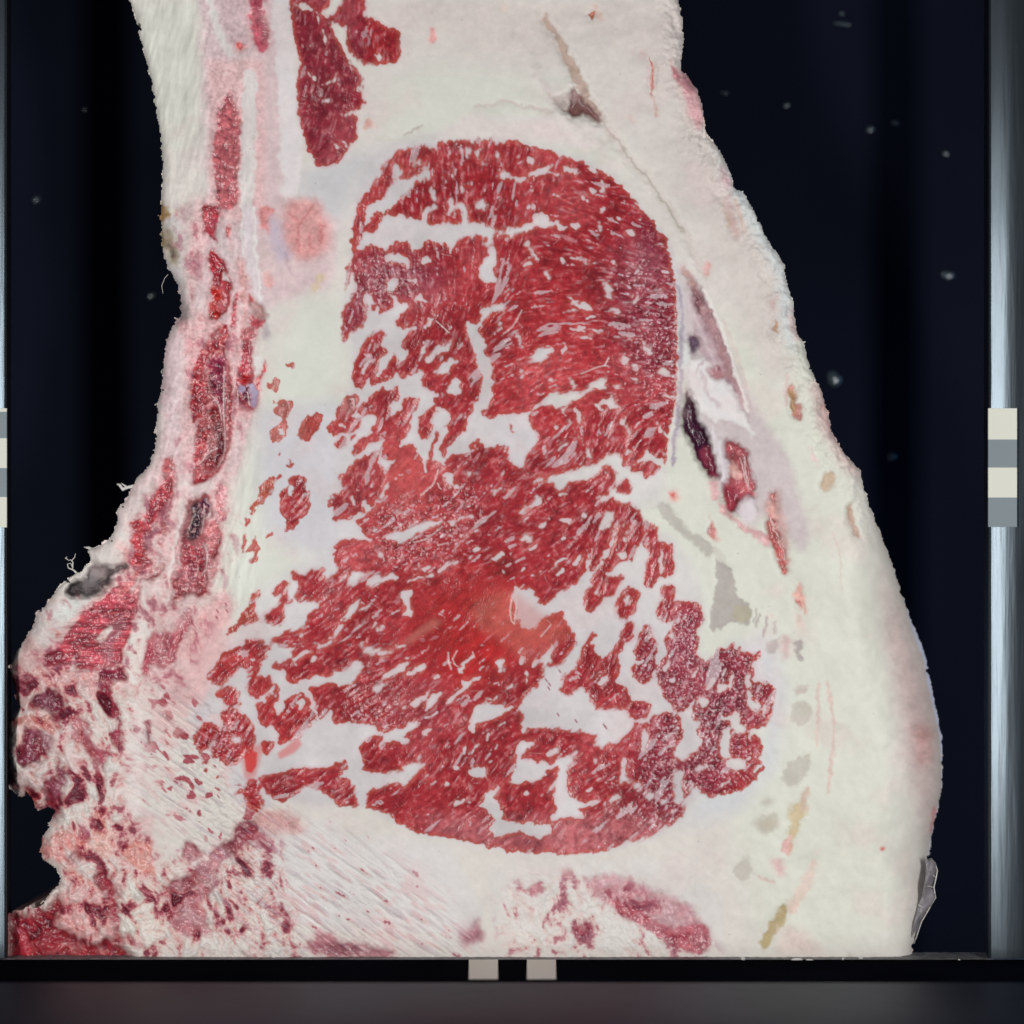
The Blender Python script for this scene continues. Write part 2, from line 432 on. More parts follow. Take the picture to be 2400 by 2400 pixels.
F 27,22 50,24 42,33 35,42 35,48 42,58 36,62 31,70 28,72 30,60 31,45 24,30
F 57,20 58,16 62,16 61,21
F 96,94 116,92 115,98 104,100 98,104
F 76,113 82,108 90,114 80,118
F 130,105 134,100 136,108 137,115 143,115 147,118 143,125 135,122 131,115
F 148,118 152,115 152,125 149,133
F 95,117 98,122 103,130 110,132 118,125 122,128 122,135 130,142 128,148 120,150 115,145 112,135 108,134 103,136
F 53,125 60,125 69,118 70,128 72,136 80,133 76,140 75,150 80,155 75,165 72,175 62,178 53,178 50,172 53,160 58,150 58,140
F 104,145 110,143 111,155 110,170 112,177 122,178 130,178 135,175 135,185 128,188 115,188 107,190 102,180 101,165
F 80,118 80,127 82,132 78,125
F 43,88 49,85 50,90 44,93
F 35,76 40,68 42,64 44,70 40,78
F 52,62 57,60 56,64
F 50,112 55,110 54,115
F 133,76 135,84 133,95 129,100 130,85
F 43,38 47,33 48,38 45,46
f 2 145,190 140,180
f 2 85,190 92,183
f 2.5 70,86 74,75
f 2.5 103,85 106,78
f 2.5 112,90 113,82
f 3 84,100 92,90
f 2 133,154 136,150
f 3 66,118 71,111
@1600,1600,800
F 46,50 60,50 60,90 0,90 0,76 8,62 40,58
L 3,40 44,44 46,48 42,55 35,60 17,66 7,59 2,50
L 0,46 6,50 6,57 4,63 2,70 0,76
F 24,44 34,42 37,48 30,50 24,48
f 1.5 8,50 14,46
f 1.2 20,60 26,55
f 1.5 40,50 44,47
@800,1600,800
F 0,74 193,74 193,110 0,110
L 23,68 100,72 193,68 193,76 180,85 165,90 152,95 140,96 120,97 100,96 85,94 72,90 60,88 45,86 38,82 30,79
F 82,62 88,66 92,74 90,78 100,80 120,80 119,86 112,88 100,84 86,88 84,82 88,78 80,70
F 122,50 126,48 124,68 132,70 138,76 118,78 122,70 121,60
# H
@380,1110,400
F 0,0 193,0 193,193 0,193
L 98,45 100,38 106,30 110,18 115,8 125,2 138,1 128,8 127,15 122,25 115,32 108,37 102,45 97,47
L 95,48 100,52 100,58 97,62 95,60
L 90,90 90,74 94,66 95,78 93,90
L 96,88 101,80 104,73 104,68 108,70 109,80 113,86 110,88 107,92 108,100 104,101 98,101 98,98 104,95 104,89 93,91
L 140,10 145,4 155,1 165,8 163,15 166,22 168,35 165,48 158,50 150,60 139,66 138,64 141,57 140,52 134,47 133,40 132,30 134,20 140,15
F 142,14 148,11 150,16 147,26 143,24
L 117,72 120,67 126,66 122,72 118,75
L 185,30 188,25 193,24 193,37 187,36
L 145,112 150,109 157,115 165,110 175,108 183,107 185,112 184,122 193,118 193,140 183,142 172,145 156,145 150,142 156,132 155,128 150,122 145,118
L 145,122 136,120 133,125 128,128 124,136 127,139 134,138 134,147 128,152 112,157 113,162 116,170 128,172 139,168 138,150 148,148 144,142 140,136 141,128
L 96,150 98,142 103,134 111,130 108,140 105,150 106,160 114,168 105,168 98,172 88,175 80,181 70,184 75,177 84,168 87,158 94,157
L 183,142 193,138 193,193 120,193 124,187 135,182 150,177 160,172 166,165 164,162 168,156 178,150
L 88,193 95,187 108,185 115,190 118,193
f 2 156,178 159,190
f 3 189,190 193,184
# I
@380,1510,400
F 0,0 193,0 193,193 0,193
L 55,24 63,18 67,10 80,3 95,0 122,0 122,8 118,15 113,25 108,33 104,36 100,32 93,28 88,28 84,32 80,38 72,42 66,46 58,44 50,39 53,33
F 98,14 107,15 103,19
f 2 84,14 91,12
L 104,33 115,35 118,33 124,35 125,45 120,55 112,61 104,63 98,58 96,50 96,42 100,36
L 121,28 128,21 140,16 148,16 146,9 150,5 140,3 130,0 193,0 193,38 172,36 160,42 150,46 142,44 139,36 137,30 130,28 124,30
f 3 150,15 170,8
F 149,18 155,22 149,25
F 168,17 174,13 177,17 171,19
F 178,0 190,0 185,4 178,5
L 127,46 133,47 133,58 133,66 128,64 126,56
L 118,60 124,55 128,60 127,72 133,72 137,65 140,62 148,57 158,54 165,60 169,70 174,82 176,88 171,90 168,96 160,98 155,105 150,108 140,112 132,115 130,108 132,100 128,95 122,90 118,95 112,92 110,82 107,76 106,68 110,65 117,66
F 152,66 158,62 162,63 160,70 154,74
F 133,72 139,66 137,75 130,80 129,73
L 166,47 178,45 193,44 193,75 188,76 182,84 178,86 175,72 170,60 165,52
L 66,52 72,48 80,47 86,53 89,62 90,68 84,70 76,72 70,68 66,62 60,58 62,55
L 67,76 72,73 84,73 88,80 96,80 102,88 106,100 106,112 102,120 95,125 92,130 85,135 78,136 72,138 66,132 60,130 54,130 58,118 56,114 60,105 66,98 66,88
F 76,105 80,102 85,106 92,107 86,113 80,112
L 40,100 44,93 48,87 55,87 62,90 64,98 62,105 56,110 53,118 46,122 40,122 42,115 36,112 36,105
F 50,97 56,93 56,100
L 112,110 120,108 128,110 128,118 122,126 115,125 110,118
L 108,152 112,150 125,147 140,142 155,138 170,139 193,138 193,178 186,170 175,165 165,160 160,162 155,170 142,174 138,180 130,176 120,170 115,165 112,160
L 94,165 96,157 103,150 108,155 112,165 115,178 114,185 108,190 100,185 95,180 97,175 90,170 80,169 88,163
F 108,181 113,182 112,186
L 46,128 50,128 52,135 46,135
L 60,150 64,145 65,152 58,153
L 48,142 52,138 53,145 48,147
# N
@380,710,400
L 120,90 128,84 135,88 133,95 128,100 120,97
L 138,70 147,64 150,70 146,73
L 125,105 128,112 133,112 140,108 148,112 146,122 142,130 140,140 147,140 140,148 138,155 128,158 122,150 117,143 128,142 133,137 136,132 128,128 123,122 130,118 126,112
F 132,143 139,143 138,148 133,148
L 152,148 155,140 165,128 175,123 184,127 180,140 170,153 162,158 155,155
l 1.2 155,157 145,160 137,165 132,173
L 139,185 145,175 152,183 148,188
F 142,180 146,179 147,184
L 185,140 189,134 193,133 193,150 187,146
# top muscle
@0,0,800
L 165,2 175,3 181,8 184,5 190,-3 200,-25 165,-25 164,-5 165,10 167,22 170,35 168,48 169,60 170,72 174,85 180,95 188,94 194,90 194,0 186,10
@800,0,800
L 0,-25 10,-25 13,0 14,10 18,10 24,15 33,18 34,30 32,35 20,37 13,36 5,30 2,25 3,18 1,13 0,14
L -1,27 2,30 4,35 9,40 12,45 12,50 13,58 11,62 4,64 9,66 10,68 8,80 0,90 -2,80
@0,0,800
F 186,13 190,13 194,16 194,27 190,20
f 1 179,8 183,20 186,25
f 1.5 175,27 177,26
f 1.5 183,48 190,46 190,42
f 1 172,38 178,45
f 1 183,57 188,58
f 1.5 189,82 191,83
@800,0,800
F 18,31 22,29 22,34 20,36
F 7,48 11,50 10,52
f 1 0,65 9,64
f 1 0,80 4,83
'''
COL = '''
# base layer colours: C hex blur(px) depth(px) poly ; c hex blur depth width line
@0,0,2400
C deb4b6 26 0 440,470 600,480 590,800 600,1000 540,1180 500,1400 430,1600 320,1600 360,1400 400,1150 390,1000 410,800 430,700
C e0c4c4 18 0 300,1150 420,1000 420,1200 360,1500 330,1600 250,1600 260,1400
C c7bfbe 10 0 380,480 430,480 440,700 430,900 400,1000 370,960 390,800 420,740 395,620
# overall fat tints
C d9d9cd 60 0 1250,900 1900,700 2100,1500 2130,2200 1800,2240 1600,1500 1300,1100
C d9dad0 40 0 700,700 820,700 790,1100 650,1500 450,1500 560,1100
C d5d5cb 40 0 300,0 500,0 480,300 380,400 330,150
C d6cbc6 40 0 900,0 1600,0 1700,350 1560,200 1350,60 1300,160 1100,120
C d9d8cf 35 0 1000,150 1320,180 1450,300 1500,420 1200,320 900,330 900,200
C c9c6c9 25 0 700,400 900,340 840,420 800,520 690,640
C d4c9c4 40 0 1620,200 1830,650 1860,900 1800,900 1650,520 1560,300
C cdd3d3 15 0 1680,330 1745,451 1840,620 1862,712 1862,850 1830,760 1825,660 1740,490 1690,430
C d0cfd2 22 0 1700,1520 1800,1480 1850,1620 1830,1700 1820,1800 1730,1900 1600,1940 1640,1860 1760,1830 1800,1720
C c8c2cc 30 0 1230,980 1310,1000 1300,1080 1190,1100 1180,1000
C cfcbd0 25 0 600,960 800,940 820,1300 700,1300 620,1240
# right cap fat warm
C cbb0ac 18 0 1935,870 1985,1060 2020,1100 2020,1130 1975,1090 1925,1010 1900,900
C cfb9b6 30 0 2060,1300 2180,1620 2200,1800 2180,2000 2120,1760 2080,1500
C cda19d 16 0 2140,1700 2185,1700 2180,1790 2150,1790
C c6504e 4 0 2062,1984 2072,1981 2076,1991 2066,1997
C d9a6a6 2 0 2190,1880 2196,1900 2178,1960 2176,1940
# top structures
@800,0,800
c d0c6bf 7 16 3 112,6 130,40 147,66 160,85 180,110 194,130 205,155
c d6cdc8 8 -10 4 105,30 120,58 136,78 150,84
C b9a195 2 14 113,10 116,7 126,25 136,45 148,66 143,69 131,46 121,22
C 75504e 3 40 126,60 130,50 136,54 145,64 148,70 144,70 138,66 130,67
C b3a7a0 3 16 113,50 120,55 130,52 129,62 124,62
c cfc4bd 2 6 2 76,61 95,58 120,63
c b0aa9e 1 5 1 148,69 158,82 178,108 194,132
C b3694f 1.5 30 139,9 144,7 142,13
c d8bcb2 2 5 3 144,4 146,10
C b8604f 1 26 175,30 177,40 177,52 176,55 175,42
c d0a79c 2 6 1.5 176,55 179,66
C dfa29f 6 0 49,16 53,16 54,24 50,25
C dba295 6 0 13,67 17,67 18,74 14,74
c df9a9a 5 0 1 163,65 165,69
C dd9aa2 5 0 169,29 172,30 171,33
C c98089 7 0 186,35 192,42 194,50 190,46
c bdb5ae 1.5 8 1.5 35,76 45,71
c cfc9bf 2 2 1 20,79 35,80
C ddcdc4 6 0 86,2 95,5 92,8
C e0d6d2 8 0 50,80 70,66 120,66 150,72 140,85 100,78 60,80
@0,0,800
C d9c0c2 14 0 112,-10 164,-10 163,30 160,110 190,125 188,160 150,175 118,193 108,170 118,130
C cfb4b8 6 0 128,-5 141,-5 146,25 132,28 124,10
c ddd6d4 2 2 4 118,-5 124,20 130,30
C b54458 4 8 141,8 146,2 150,5 152,14 152,28 148,30 143,22
C a83a50 3 8 140,-6 148,-6 151,20 147,22
C cf5a55 4 0 133,23 139,24 138,29 134,28
C dfd7d8 4 0 153,-10 164,-10 167,30 169,60 172,80 168,110 160,116 158,60
C e0b9ba 8 0 118,34 150,34 150,118 140,130 118,118
C b86168 6 12 124,60 130,50 136,70 134,116 124,118 120,90
C ddd4d2 4 0 137,40 145,40 144,118 136,118
@350,450,500
C 9a7a52 4 4 9,10 18,12 20,24 12,28 9,22
C dcd8c8 3 0 18,12 27,17 24,24 18,20
C bfa6a6 5 3 27,12 40,12 38,26 30,30 24,24
C a59a86 5 3 10,28 20,34 26,50 30,68 20,66 13,50
C 5c5348 3 26 16,47 20,50 26,58 22,61 17,56
C 8a7a5e 3 4 10,34 15,40 15,55 11,50
C a53743 2 18 48,12 64,12 64,22 58,26 62,38 63,46 57,43 51,36 50,22
C b04a58 2 10 56,22 63,24 60,34 55,30
C c25a5e 3 6 70,28 75,32 74,46 78,56 74,50 70,36
C a12c38 2 16 56,48 62,55 67,62 70,72 76,82 72,90 75,100 70,108 60,112 55,100 56,85 58,76 53,62
C b5261f 3 12 56,82 63,84 66,96 60,104 66,108 60,116 53,116 56,104
C d9c8c6 2 -4 64,70 70,73 75,84 70,80 66,75
C d6c2c4 3 -4 60,28 68,36 70,50 76,62 70,64 66,54 58,38
C e2a5a2 5 0 80,62 88,66 89,110 84,124 78,132 78,110 82,90
C ad3c47 2 12 78,92 82,92 79,110 76,126 73,122 75,108
C ddd0d4 3 0 82,12 97,12 97,50 99,80 104,108 98,100 91,80 88,60 84,30
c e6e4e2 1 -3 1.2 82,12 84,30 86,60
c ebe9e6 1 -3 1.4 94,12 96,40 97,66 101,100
C b93a35 2 16 89,90 93,96 96,104 91,104
C b08884 3 26 91,100 97,100 105,112 104,116 98,117 92,110
C d98e8c 6 0 100,14 112,14 110,40 100,30
C c9b9c6 8 0 108,20 125,30 128,60 118,66 110,50
C d99a98 14 2 122,8 150,6 166,30 162,50 148,62 130,58 122,36
C d9a09e 16 0 130,18 148,16 158,30 156,44 146,50 136,48 130,34
c c4575c 2 5 1 146,14 135,30 136,52
c c4575c 2 5 1 158,28 155,46
c c75c60 2 4 1 146,38 147,52
c c75c60 2 4 .8 126,18 134,28
C dda7a4 7 0 103,70 112,74 112,86 104,86
c a5859c 2 3 .8 124,56 129,74
C d5bfa6 7 0 152,74 158,76 152,90 147,94
C 7f7476 5 30 25,95 29,98 33,110 33,120 25,120 24,110
C d58b8c 5 0 45,108 60,120 56,126 40,128 34,140 38,120
C e0bcbe 6 0 30,130 50,124 46,160 36,193 10,193 18,150
C c46c70 3 5 84,124 98,122 98,134 80,136
c b04a52 2 4 .8 88,126 82,132
C a99aa4 5 3 104,120 110,124 109,134 104,132
C c5565e 3 6 89,112 104,118 100,126 92,124
@380,710,400
c c98488 1.5 3 1 86,0 82,30 79,60 80,100 85,140 80,193
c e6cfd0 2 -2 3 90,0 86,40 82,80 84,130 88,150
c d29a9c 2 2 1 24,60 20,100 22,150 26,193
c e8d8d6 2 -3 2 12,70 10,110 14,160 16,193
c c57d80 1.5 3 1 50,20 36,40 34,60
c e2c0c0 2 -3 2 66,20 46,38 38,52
c d8a0a2 2 2 1.5 28,110 26,150 30,193
c bf6a70 1.5 3 .8 72,165 76,180 74,193
# vertebral spinous marrow strip
@380,710,400
C dfa9ac 7 0 20,20 70,22 46,42 36,70 26,120 16,193 0,193 10,90
C dcc3c6 8 0 0,40 24,30 28,90 20,193 0,193
C dfb2b4 6 0 77,30 86,30 84,70 90,130 80,193 70,193 80,140 78,90
C a5303a 2.5 16 62,28 72,22 74,30 70,48 70,60 76,76 79,100 78,125 79,145 76,165 73,178 64,190 58,196 34,196 37,175 39,150 44,132 36,136 33,115 32,95 38,70 46,50 52,38
C 8c2a44 4 20 60,60 70,62 71,90 71,135 66,128 60,108 55,90 52,62
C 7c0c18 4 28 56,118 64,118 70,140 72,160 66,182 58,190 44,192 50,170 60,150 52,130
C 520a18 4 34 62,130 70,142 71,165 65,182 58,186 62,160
C cc8488 1.5 3 40,138 37,143 48,126 60,106 62,102 63,106 52,124
C ac3a42 3 12 42,150 56,140 52,160 42,178 38,180
C a33844 3 14 82,88 90,68 92,40 101,40 103,74 106,92 108,100 106,112 103,122 95,124 88,115 85,100
C dba4a6 4 3 84,40 92,40 90,62 84,72
C 9f0a14 3 30 88,82 100,80 101,90 96,94 90,90
C 8d85a6 2 16 87,92 94,96 94,106 86,100
C a9a6c4 2 12 98,94 104,92 107,100 105,116 100,120 98,108
C 5c1a3c 2 26 95,96 98,96 99,116 95,112 90,104
C e3dedb 4 0 104,58 116,62 112,86 106,82
C cc5458 2.5 6 118,62 121,72 112,88 109,102 106,98 108,86 115,74
C dba9ab 5 4 84,118 104,124 98,140 88,165 80,193 78,170 84,140
C dfc2c4 7 0 86,130 96,134 86,193 72,193
C c9666a 3 4 20,193 2,193 0,186 8,174 14,178 16,190
@380,1110,400
C e2c6c9 6 0 12,0 34,0 30,30 26,60 18,90 8,120 0,150 0,60 8,30
C c06a6e 3 6 0,0 16,0 14,14 8,28 0,40
C b33840 3 14 36,0 60,0 50,10 36,12 33,8
C e3cfce 4 -2 32,12 48,10 60,4 66,0 64,12 52,26 38,31 32,26
C d3888e 4 6 58,24 68,6 72,20 68,40 70,56 60,52 62,36
C 8f1f2c 2.5 22 30,30 38,31 50,24 54,30 55,45 50,58 62,52 66,62 67,80 62,95 60,110 56,122 44,138 30,140 20,148 16,155 7,155 10,138 14,120 18,100 22,80 26,50
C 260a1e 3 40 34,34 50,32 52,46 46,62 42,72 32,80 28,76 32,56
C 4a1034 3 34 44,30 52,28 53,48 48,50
C c76f74 3 10 52,56 62,54 64,66 60,84 54,86 50,70
C aa3e4a 3 14 22,86 46,82 50,100 46,120 40,130 24,128 18,110
C bd6f7a 5 10 20,105 34,104 40,118 28,130 18,122
C dfa2a4 4 4 54,94 64,92 62,106 54,128 50,136 46,134 52,112
c e4d5d6 1 -2 1 49,30 54,38 53,48 50,52
c dcc4c8 1 0 .8 48,80 51,88 51,104 46,116
C dcbcbc 5 4 16,140 38,136 40,146 24,158 16,156
C a8424c 3 10 34,148 36,150 30,175 26,184 18,180 10,180 14,168 20,156
C c08a92 3 6 24,156 33,150 32,168 26,172
@0,0,2400
C d9a6a6 22 0 290,1260 400,1120 440,1180 410,1300 380,1420 330,1600 200,1640 60,1620 80,1500 170,1420 280,1380
C c98488 16 4 300,1250 350,1130 380,1150 360,1260 330,1330
C dcaeae 16 0 440,1440 520,1380 560,1420 520,1500 460,1600 400,1620
C d8b0b0 20 0 400,1540 560,1480 640,1440 560,1560 480,1660 380,1660
# lower-left ribs etc
@0,1100,500
C d8c8c6 10 0 110,30 135,10 150,30 140,60 120,80 105,70 105,40
C b5454e 3 12 150,10 158,6 157,20 150,34 142,48 136,58 128,60 118,50 120,44 132,46 136,36 138,24
C b23a42 3 12 118,46 128,44 134,54 128,66 120,58
C d9d0cc 6 -4 90,66 110,56 118,60 116,76 112,86 96,88 86,84 80,76
C d8a29e 5 0 104,64 116,70 118,84 110,84
C b84048 3 10 120,58 130,60 136,70 134,90 128,92 118,88 118,76
C e0c5c4 5 0 132,66 148,50 146,80 140,90 134,80
C cf8f84 4 3 148,48 156,48 150,62 146,60
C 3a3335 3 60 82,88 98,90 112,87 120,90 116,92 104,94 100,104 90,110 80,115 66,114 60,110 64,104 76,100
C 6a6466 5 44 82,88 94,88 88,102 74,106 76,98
C d8dcd8 5 0 62,116 80,116 86,116 72,130 62,138 48,140 36,136 44,124
C cdc0be 8 0 36,128 50,140 60,144 44,165 30,175 22,160
C c7a2a0 8 3 24,150 40,160 44,178 30,180 14,193 10,180
C d4918a 4 0 46,146 56,144 52,150
C ad424f 2.5 12 76,128 90,118 100,112 112,100 122,98 132,100 126,112 124,130 122,150 116,168 108,176 96,180 82,184 68,182 56,176 42,172 44,168 54,158 58,148 70,138
C 9e5662 5 12 100,140 112,128 116,140 106,160 98,176 92,170
C a6596a 4 8 104,134 110,132 104,160 98,164
C e0d8d2 3 -2 86,150 100,142 102,146 94,158 90,156
C ddc9c6 3 0 62,182 66,170 74,160 70,172 68,186
C 741c30 3 20 90,182 110,176 112,190 100,196 88,196
C c06a6c 3 12 110,104 128,94 144,88 146,98 134,106 118,112 110,116
C 8c2030 3 18 130,100 144,90 142,104 132,106
C dfc6c4 3 -4 130,102 146,96 152,60 160,10 172,0 170,30 160,70 150,120 140,150 130,193 112,193 118,160 126,125
C e3dcd6 3 -4 128,118 134,116 130,160 124,193 112,193 120,150
C ddb6b6 6 0 150,120 162,130 158,150 144,150 140,140
C a8384a 3 14 134,150 148,150 158,150 166,132 174,120 173,134 166,150 158,160 158,176 150,180 138,176 130,188 127,180 132,165
@0,1600,500
C c9b0ae 8 0 15,0 60,6 30,20 15,20
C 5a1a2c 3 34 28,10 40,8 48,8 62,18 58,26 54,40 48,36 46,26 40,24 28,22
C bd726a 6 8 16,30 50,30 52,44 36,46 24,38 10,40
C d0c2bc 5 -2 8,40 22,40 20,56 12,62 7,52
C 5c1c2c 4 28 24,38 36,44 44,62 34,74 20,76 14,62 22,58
C 8a5560 5 18 36,44 50,46 52,60 44,70 36,58
C c9b6b4 4 0 20,78 44,70 50,76 40,90 30,96 20,98 16,90
C 7c2230 5 26 8,78 18,80 18,100 10,100
C 6a1828 4 26 40,88 54,82 58,96 52,112 44,110 36,100
C b5584a 4 10 22,98 34,98 40,106 34,114 28,108
C 7e2a3c 5 20 52,62 60,70 64,84 58,104 56,124 48,128 44,118 52,100
C dccfd0 4 -4 54,26 64,24 64,50 56,50
C a03a4c 3 14 66,24 76,30 82,40 84,56 92,80 96,84 88,88 80,70 76,56 66,52
C dcc0c0 5 0 52,52 62,54 78,78 96,96 90,100 72,86 58,66
C 8c2c40 2.5 18 86,0 94,4 98,12 106,22 110,40 110,50 104,54 98,46 106,44 104,28 96,20 88,10
C a04052 3 14 80,56 96,58 110,62 104,66 96,62 100,80 88,74
C e2d8d4 6 -6 108,20 132,16 130,60 126,120 108,120 104,90 112,60
C 8a3a4a 2 10 132,36 138,32 136,46 134,58 130,54
C d9bcba 10 0 110,120 140,120 138,193 106,193 100,150
C d98e84 7 4 84,115 100,110 98,128 90,140 84,130
C d8a59c 9 3 82,128 104,130 104,158 90,160 84,150
C d28a80 6 5 110,150 138,140 139,176 126,170 112,160
C d0807a 5 5 36,150 50,134 70,130 82,140 80,156 60,152 52,164 40,158
C 7c1c26 3 22 54,158 70,152 80,156 70,162 66,172 60,166
C a04a5c 3 12 72,126 80,132 82,142 76,142 72,136
C dccaca 5 -3 64,166 76,160 82,168 72,172
C d58478 5 4 60,160 66,176 84,186 64,190 56,176
C 7a1c2a 4 26 90,170 100,168 104,193 84,193 86,180
C c9b2b4 5 0 52,174 62,180 66,190 56,186
@0,1600,800
C 7a1420 10 40 4,130 20,130 36,120 48,128 60,140 72,150 76,160 4,160
C 981c26 5 30 12,145 40,148 70,152 72,156 10,158
C d09a9a 7 6 36,120 50,112 60,124 66,140 70,146 50,146 30,138
C 8a2434 5 24 60,112 68,120 70,140 76,150 70,150 60,130
C ddd9d0 8 0 72,110 86,112 92,130 88,155 72,150 68,125
C 9a5a64 3 24 106,92 112,92 114,98 110,104 106,98
C 8a4450 4 28 96,112 104,108 120,98 140,78 150,78 146,86 130,98 116,112 104,122 96,120
C a55a66 4 18 106,108 124,94 132,98 116,110
C e0cccb 3 -2 104,110 108,104 128,86 132,84 112,104
C b06a74 4 14 95,120 110,120 122,106 124,110 112,128 120,140 112,145 98,140 92,130
C cc5a52 6 6 150,110 158,112 156,128 150,126
C c0707a 5 10 70,140 80,145 82,150 76,150
C b87c84 4 8 180,138 193,148 193,158 176,150
C d8d2d0 14 0 150,78 193,78 193,140 140,130
@350,1850,800
C cfa09c 10 3 60,10 85,14 90,26 72,30 56,18
C a86a74 4 14 88,86 112,86 140,92 130,98 110,94 92,92
C b07a84 5 8 170,76 186,72 190,86 178,90
C d9d4d2 16 0 70,24 168,30 190,70 170,84 90,74 66,44
@1150,1850,800
C d9d4d0 16 0 0,42 90,40 130,60 130,90 60,90 0,80
C c4949c 5 6 50,50 70,48 90,56 110,64 124,80 122,92 112,92 104,84 92,78 78,72 60,62
C b5626e 3 12 66,62 80,66 100,78 120,76 124,86 120,94 106,90 90,80 78,74 70,70
C b87882 4 10 20,56 32,52 30,58 24,62
C b87882 4 10 44,80 56,74 60,80 50,86
C c99a98 5 3 40,46 46,46 46,50 40,50
C c3bdb4 4 2 136,46 146,36 148,48 142,52
C bdb8ab 5 2 148,18 160,14 162,22 154,26
C ccb894 3 10 172,12 176,14 174,24 170,30 168,26 172,20
C cc9f88 3 8 168,30 172,28 170,36 166,36
C b5a27a 3 8 152,86 160,74 166,62 168,68 166,76 158,88 154,92
C d9bfb4 6 4 168,66 178,50 186,32 182,50 174,66 168,74
C d8b2b0 5 3 158,38 166,42 166,50 160,46
C d9c8c0 14 2 166,76 178,80 190,94 160,94
c d49a98 2 3 .7 151,49 158,53 160,52
# right side gap
@0,0,2400
C cdbfc0 12 6 1590,600 1640,680 1700,800 1750,920 1810,1010 1850,1080 1900,1250 1880,1300 1800,1200 1760,1240 1690,1150 1640,1060 1605,1000 1612,850 1600,750
C b08f96 9 8 1612,640 1650,690 1690,770 1730,880 1760,960 1740,960 1700,900 1680,850 1640,780
C a88a92 8 10 1700,1030 1745,1060 1765,1120 1765,1190 1730,1210 1690,1140
C c49c98 9 6 1790,1180 1825,1140 1845,1250 1850,1345 1820,1290
@1500,600,500
C c9c2c9 3 3 31,0 36,20 40,40 40,80 37,120 36,150 30,193 34,120 36,70 34,30
C a79aa8 2 8 30,20 34,32 38,50 37,62 35,90 34,130 30,165 27,193 30,193 33,165 37,130 39,90 40,60 38,36
C b58f8a 3 14 36,8 44,14 52,30 50,44 42,22
C 6e3a44 3 36 46,24 52,32 58,44 56,56 62,68 58,70 54,54 47,40
C a47c80 4 16 54,30 66,50 76,80 86,110 98,150 90,130 78,104 70,86 58,60
C b9a0a6 4 10 48,44 56,58 64,74 72,92 62,96 50,76 48,60
C 6a5266 3 40 44,72 52,72 55,80 48,90 45,86
C e0dedd 3 -6 39,80 44,80 46,92 42,108 38,104
C e1dcdc 3 -6 46,96 54,90 60,94 66,100 76,108 84,120 98,150 110,172 100,160 78,148 66,150 54,140 46,124 43,110
C b48288 3 16 60,100 66,100 72,96 76,102 78,110 70,110 62,108
C 8c4856 3 26 68,98 74,98 73,104 68,103
c c9aab0 1.5 4 1.2 50,108 54,98 60,94 66,96 70,100
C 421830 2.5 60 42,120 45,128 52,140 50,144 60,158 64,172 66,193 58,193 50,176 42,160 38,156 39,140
C dad0d4 3 -6 52,142 60,150 64,160 68,176 70,193 66,193 62,170
C 9c4a50 3 34 78,164 88,170 96,176 100,193 86,193 80,176
C c98a84 3 18 132,118 139,118 142,130 147,136 147,150 144,150 139,146 136,130
C b08a62 4 20 133,120 140,122 142,134 142,144 138,140
C b78660 2.5 16 122,56 125,64 124,69 120,68
C cdb0ac 5 6 116,40 124,36 124,52 118,48
c d9a8a8 2 2 .7 76,60 88,90 94,110 96,120
C dfa09a 7 0 57,6 65,7 62,18 58,18
C dcc0bd 3 5 151,170 158,180 163,190 156,184
c c9c4b8 1.5 3 1 131,93 140,96
@1500,1000,500
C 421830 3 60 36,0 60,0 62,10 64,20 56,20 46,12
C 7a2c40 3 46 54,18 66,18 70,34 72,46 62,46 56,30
C dcd2d6 3 -4 62,0 68,4 76,20 82,40 80,52 74,50 72,40 66,22
C a8545a 3 34 78,12 92,20 96,28 104,48 104,64 96,60 94,70 88,72 86,80 78,74 74,60 80,52 84,40 78,26
C d9a49c 4 20 80,26 90,36 92,50 82,44
C 9a3a48 3 40 74,54 88,54 92,62 88,72 86,80 78,72
C dcd0d4 3 -2 92,64 104,66 106,80 100,90 92,84 87,76
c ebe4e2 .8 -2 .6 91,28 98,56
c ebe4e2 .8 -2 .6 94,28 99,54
C d9a7a8 4 6 62,48 70,50 72,66 86,84 96,90 116,98 120,104 110,104 90,92 76,80 64,62
C ddb0b0 3 10 110,100 118,104 116,110 110,106
C cf8a86 3 10 62,78 68,90 70,104 64,102 60,96 64,90
C 9c3c48 2 20 61,78 63,84 65,92 60,97 64,88
C b55a58 3 26 121,54 124,62 122,80 130,110 136,136 128,130 120,110 114,92 116,82
C dba49c 4 8 112,80 122,62 128,100 136,134 128,100 118,76
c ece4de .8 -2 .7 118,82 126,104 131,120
C e2a8a4 10 0 27,58 34,58 35,66 28,66
C d6695c 4 0 27,60 33,60 35,64 29,65
C bab5ac 4 4 12,70 22,66 30,72 38,86 44,94 56,100 64,108 70,112 62,120 50,108 36,96 26,86
C cfcbc0 4 0 64,110 72,112 78,120 80,128 70,122
C b0a8a2 2.5 6 70,120 84,130 86,142 88,152 100,160 101,170 98,180 92,178 86,178 80,178 74,182 66,186 63,182 66,158 70,140 68,126
C b0a894 2.5 5 84,160 100,162 100,174 94,178 88,178 84,172
c b3aba6 1.5 4 2 106,166 103,178
c b3aba6 1.5 4 2 109,170 105,182
c b5a6a4 1.5 4 2.5 116,172 112,190
c c0b6b0 1.5 3 1.5 123,178 121,188
C d9b0a8 3 8 114,162 118,168 126,174 120,172
C dba79c 4 12 143,138 148,150 153,174 146,166 140,152
C c27a74 2.5 18 141,156 146,158 145,164 141,160
C dfc4ba 5 4 140,165 146,172 150,190 142,180
C cf9f98 3 8 144,132 145,140 150,150 147,148
C c3ac96 3 14 164,48 172,38 177,46 174,54 168,60 163,54
